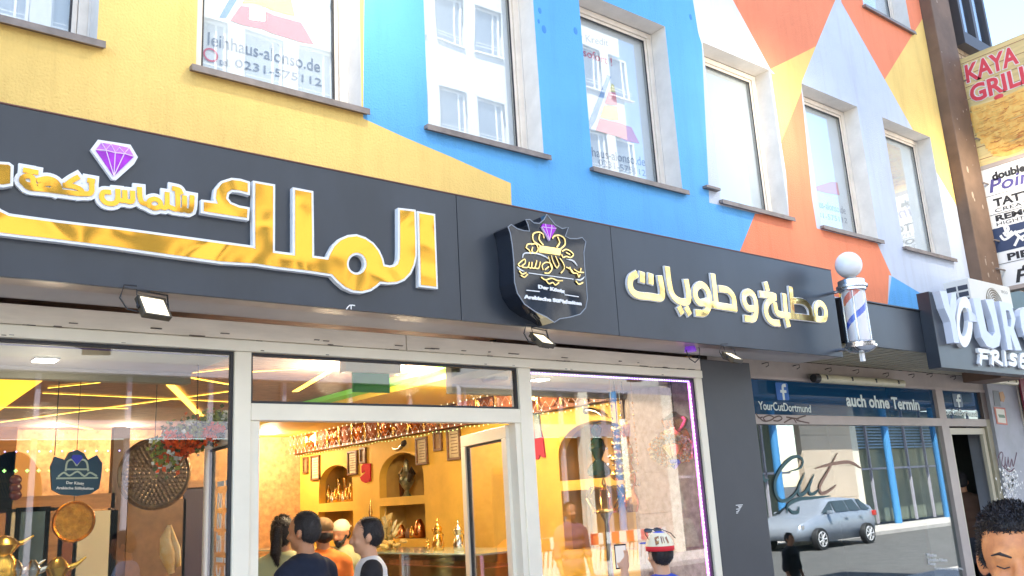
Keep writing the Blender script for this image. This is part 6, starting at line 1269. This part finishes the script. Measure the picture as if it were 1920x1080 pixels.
person('woman with dark ponytail and pale green top at the left of the doorway', deep(529, 1003, 6.3), R(-25), shirt=m_green_s, hair=m_hair, hairstyle='tail', hturn=R(-20), skin=m_skin)
p3, W, Hm, S = person('person in an orange shirt and tan cap behind the man in navy', deep(606, 1003, 7.0), R(-10), shirt=m_or_s, hair=m_tan, hairstyle='cap', skin=m_skin)
p4, W, Hm, S = person('bearded shop man in a pale yellow backward cap behind the counter', deep(643, 1000, 8.2), R(118), shirt=m_green_s, hair=m_crm, hairstyle='capback', beard=m_hair, skin=m_skin, pitch=R(12))
# man in the salon doorway
person('dark haired man in a brown jacket standing in the salon doorway', onY(1802, 905, .95), R(-60), floor=.06, shirt=m_brown_j, hair=m_hair2, skin=m_skin)
# foreground man
hc = deep(1908, 1051, 2.10)
pf1, W, Hm, S = person('dark haired man close to the camera looking down at the lower right corner', hc, R(114), floor=0, shirt=mat('pale_blue_shirt', (.45, .5, .62), .9), hair=m_hair, hairstyle='short', skin=mat('tanned_skin', (.74, .30, .105), .5, var=.16, vs=22, col2=(.52, .18, .08), bump=.35, bs=320, bd=.0015), pitch=R(7), vox=.0055, face=True, hvox=.008)
br_ = MB()
for s_ in (-1, 1):
    br_.cap((s_ * .014, .0955, 1.650), (s_ * .034, .0955, 1.6575), .0026, .0036, 8); br_.cap((s_ * .034, .0955, 1.6585), (s_ * .052, .082, 1.652), .0036, .0016, 8)
    br_.tube([(s_ * .018, .0895, 1.628), (s_ * .031, .0925, 1.6245), (s_ * .045, .084, 1.629)], .0014, 6)
br_.v = [tuple(W @ Hm @ Vector(v)) for v in br_.v]; build(br_, 'eyebrows', m_hair, pf1, smooth=True)
lp = MB(); lp.ell((0, .0945, 1.572), (.022, .006, .0045), 12, 8); lp.ell((0, .0935, 1.564), (.019, .006, .005), 12, 8); lp.v = [tuple(W @ Hm @ Vector(v)) for v in lp.v]; build(lp, 'lips', mat('lip_skin', (.45, .14, .10), .5), pf1, smooth=True)
# youth in a football cap photographing the window
hy = onY(1238, 1042, -.75)
p7, W, Hm, S = person('youth in a cream, blue and red cap photographing the right window with a phone', hy, R(-20), floor=0, shirt=mat('royal_blue_shirt', (.02, .06, .42), .8), hair=m_hair, hairstyle='short', reach=(-1, (-.24, .10, 1.28), (-.17, .22, 1.52)), vox=.008, skin=m_skin_l)
cpm = MB(); n_ = 28; k_ = 12
for i in range(k_ + 1):
    a_ = PI / 2 * i / k_ * 1.08
    for j in range(n_): t_ = 2 * PI * j / n_; cpm.v.append((.092 * math.cos(t_) * math.sin(a_ + .02), -.005 + .112 * math.sin(t_) * math.sin(a_ + .02), 1.668 + .112 * math.cos(a_)))
for i in range(k_):
    for j in range(n_):
        cpm.f.append((i * n_ + j, (i + 1) * n_ + j, (i + 1) * n_ + (j + 1) % n_, i * n_ + (j + 1) % n_)); cpm.mi.append(1 if i < 3 else (2 if i >= 10 else 0))
cpm.v = [tuple(W @ Hm @ Vector(v)) for v in cpm.v]
cap_o = build(cpm, 'cap', [mat('cream_cap', (.80, .70, .50), .85), mat('blue_cap', (.02, .07, .50), .8), mat('red_cap', (.65, .02, .03), .8)], p7, smooth=True); md = cap_o.modifiers.new('s', 'SOLIDIFY'); md.thickness = .006
mb = MB(); mb.ell((0, .14, 1.70), (.075, .07, .006), 18, 6); mb.v = [tuple(W @ Hm @ Vector(v)) for v in mb.v]; build(mb, 'cap_brim', MATS['blue_cap'], cap_o, smooth=True)
mb = MB()
def capp(t_, a_, e=.004): return Vector(((.092 + e) * math.cos(t_) * math.sin(a_), -.005 + (.112 + e) * math.sin(t_) * math.sin(a_), 1.668 + (.112 + e) * math.cos(a_)))
for t0, a0, w_, h_ in ((-2.35, 1.05, .20, .30), (-1.95, 1.02, .06, .28), (-1.78, 1.02, .05, .25), (-1.5, 1.05, .12, .24)):
    mb.add([capp(t0 - w_, a0 - h_ * .6), capp(t0 + w_, a0 - h_), capp(t0 + w_ * .9, a0 + h_ * .7), capp(t0 - w_ * .2, a0 + h_)], [(0, 1, 2, 3)])
mb.v = [tuple(W @ Hm @ Vector(v)) for v in mb.v]; build(mb, 'cap_emblem', mat('maroon_navy_print', (.10, .03, .10), .7, col2=(.5, .25, .04), vs=60), cap_o)
sgm = MB()
for s_ in (-1, 1): sgm.ell((s_ * .036, .075, 1.785), (.032, .01, .022), 14, 8, Matrix.Rotation(-.9, 3, 'X')); sgm.tube([(s_ * .066, .07, 1.785), (s_ * .095, .0, 1.76), (s_ * .098, -.05, 1.73)], .003, 6)
sgm.tube([(-.012, .08, 1.79), (.012, .08, 1.79)], .004, 6); sgm.v = [tuple(W @ Hm @ Vector(v)) for v in sgm.v]; tag(build(sgm, 'sunglasses', mat('dark_lens', (.01, .01, .014), .08, spec=.9), smooth=True), 'dark sunglasses resting on top of the blue fronted cap', 'sunglasses')
ph_ = MB().box((-.215, .255, 1.535), (-.125, .264, 1.70)); ph_.v = [tuple(W @ Vector(v)) for v in ph_.v]; phone = build(ph_, 'phone', mat('phone_black', (.02, .02, .025), .15), None, bevel=.003); tag(phone, 'black smartphone held up to the right shop window', 'phone')
ph_ = MB().box((-.210, .2535, 1.545), (-.130, .2548, 1.69)); ph_.v = [tuple(W @ Vector(v)) for v in ph_.v]; build(ph_, 'screen', mat('phone_screen', (.2, .2, .22), .1, emis=(.5, .45, .4), es=.25), phone)
# two passers by across the street, seen only as reflections
person('passer-by in dark clothes across the street, reflected in the salon window', Vector((onY(1487, 1012, 3.3).x, -2.4, onY(1487, 1012, 3.3).z)), R(0), floor=-.12, shirt=MATS['black_cloth'], hair=m_hair2)
person('passer-by with a phone across the street, reflected in the right shop window', Vector((8.6, -4.9, 1.62)), R(10), floor=-.12, shirt=mat('plum_shirt', (.15, .07, .12), .9), hair=m_hair2)
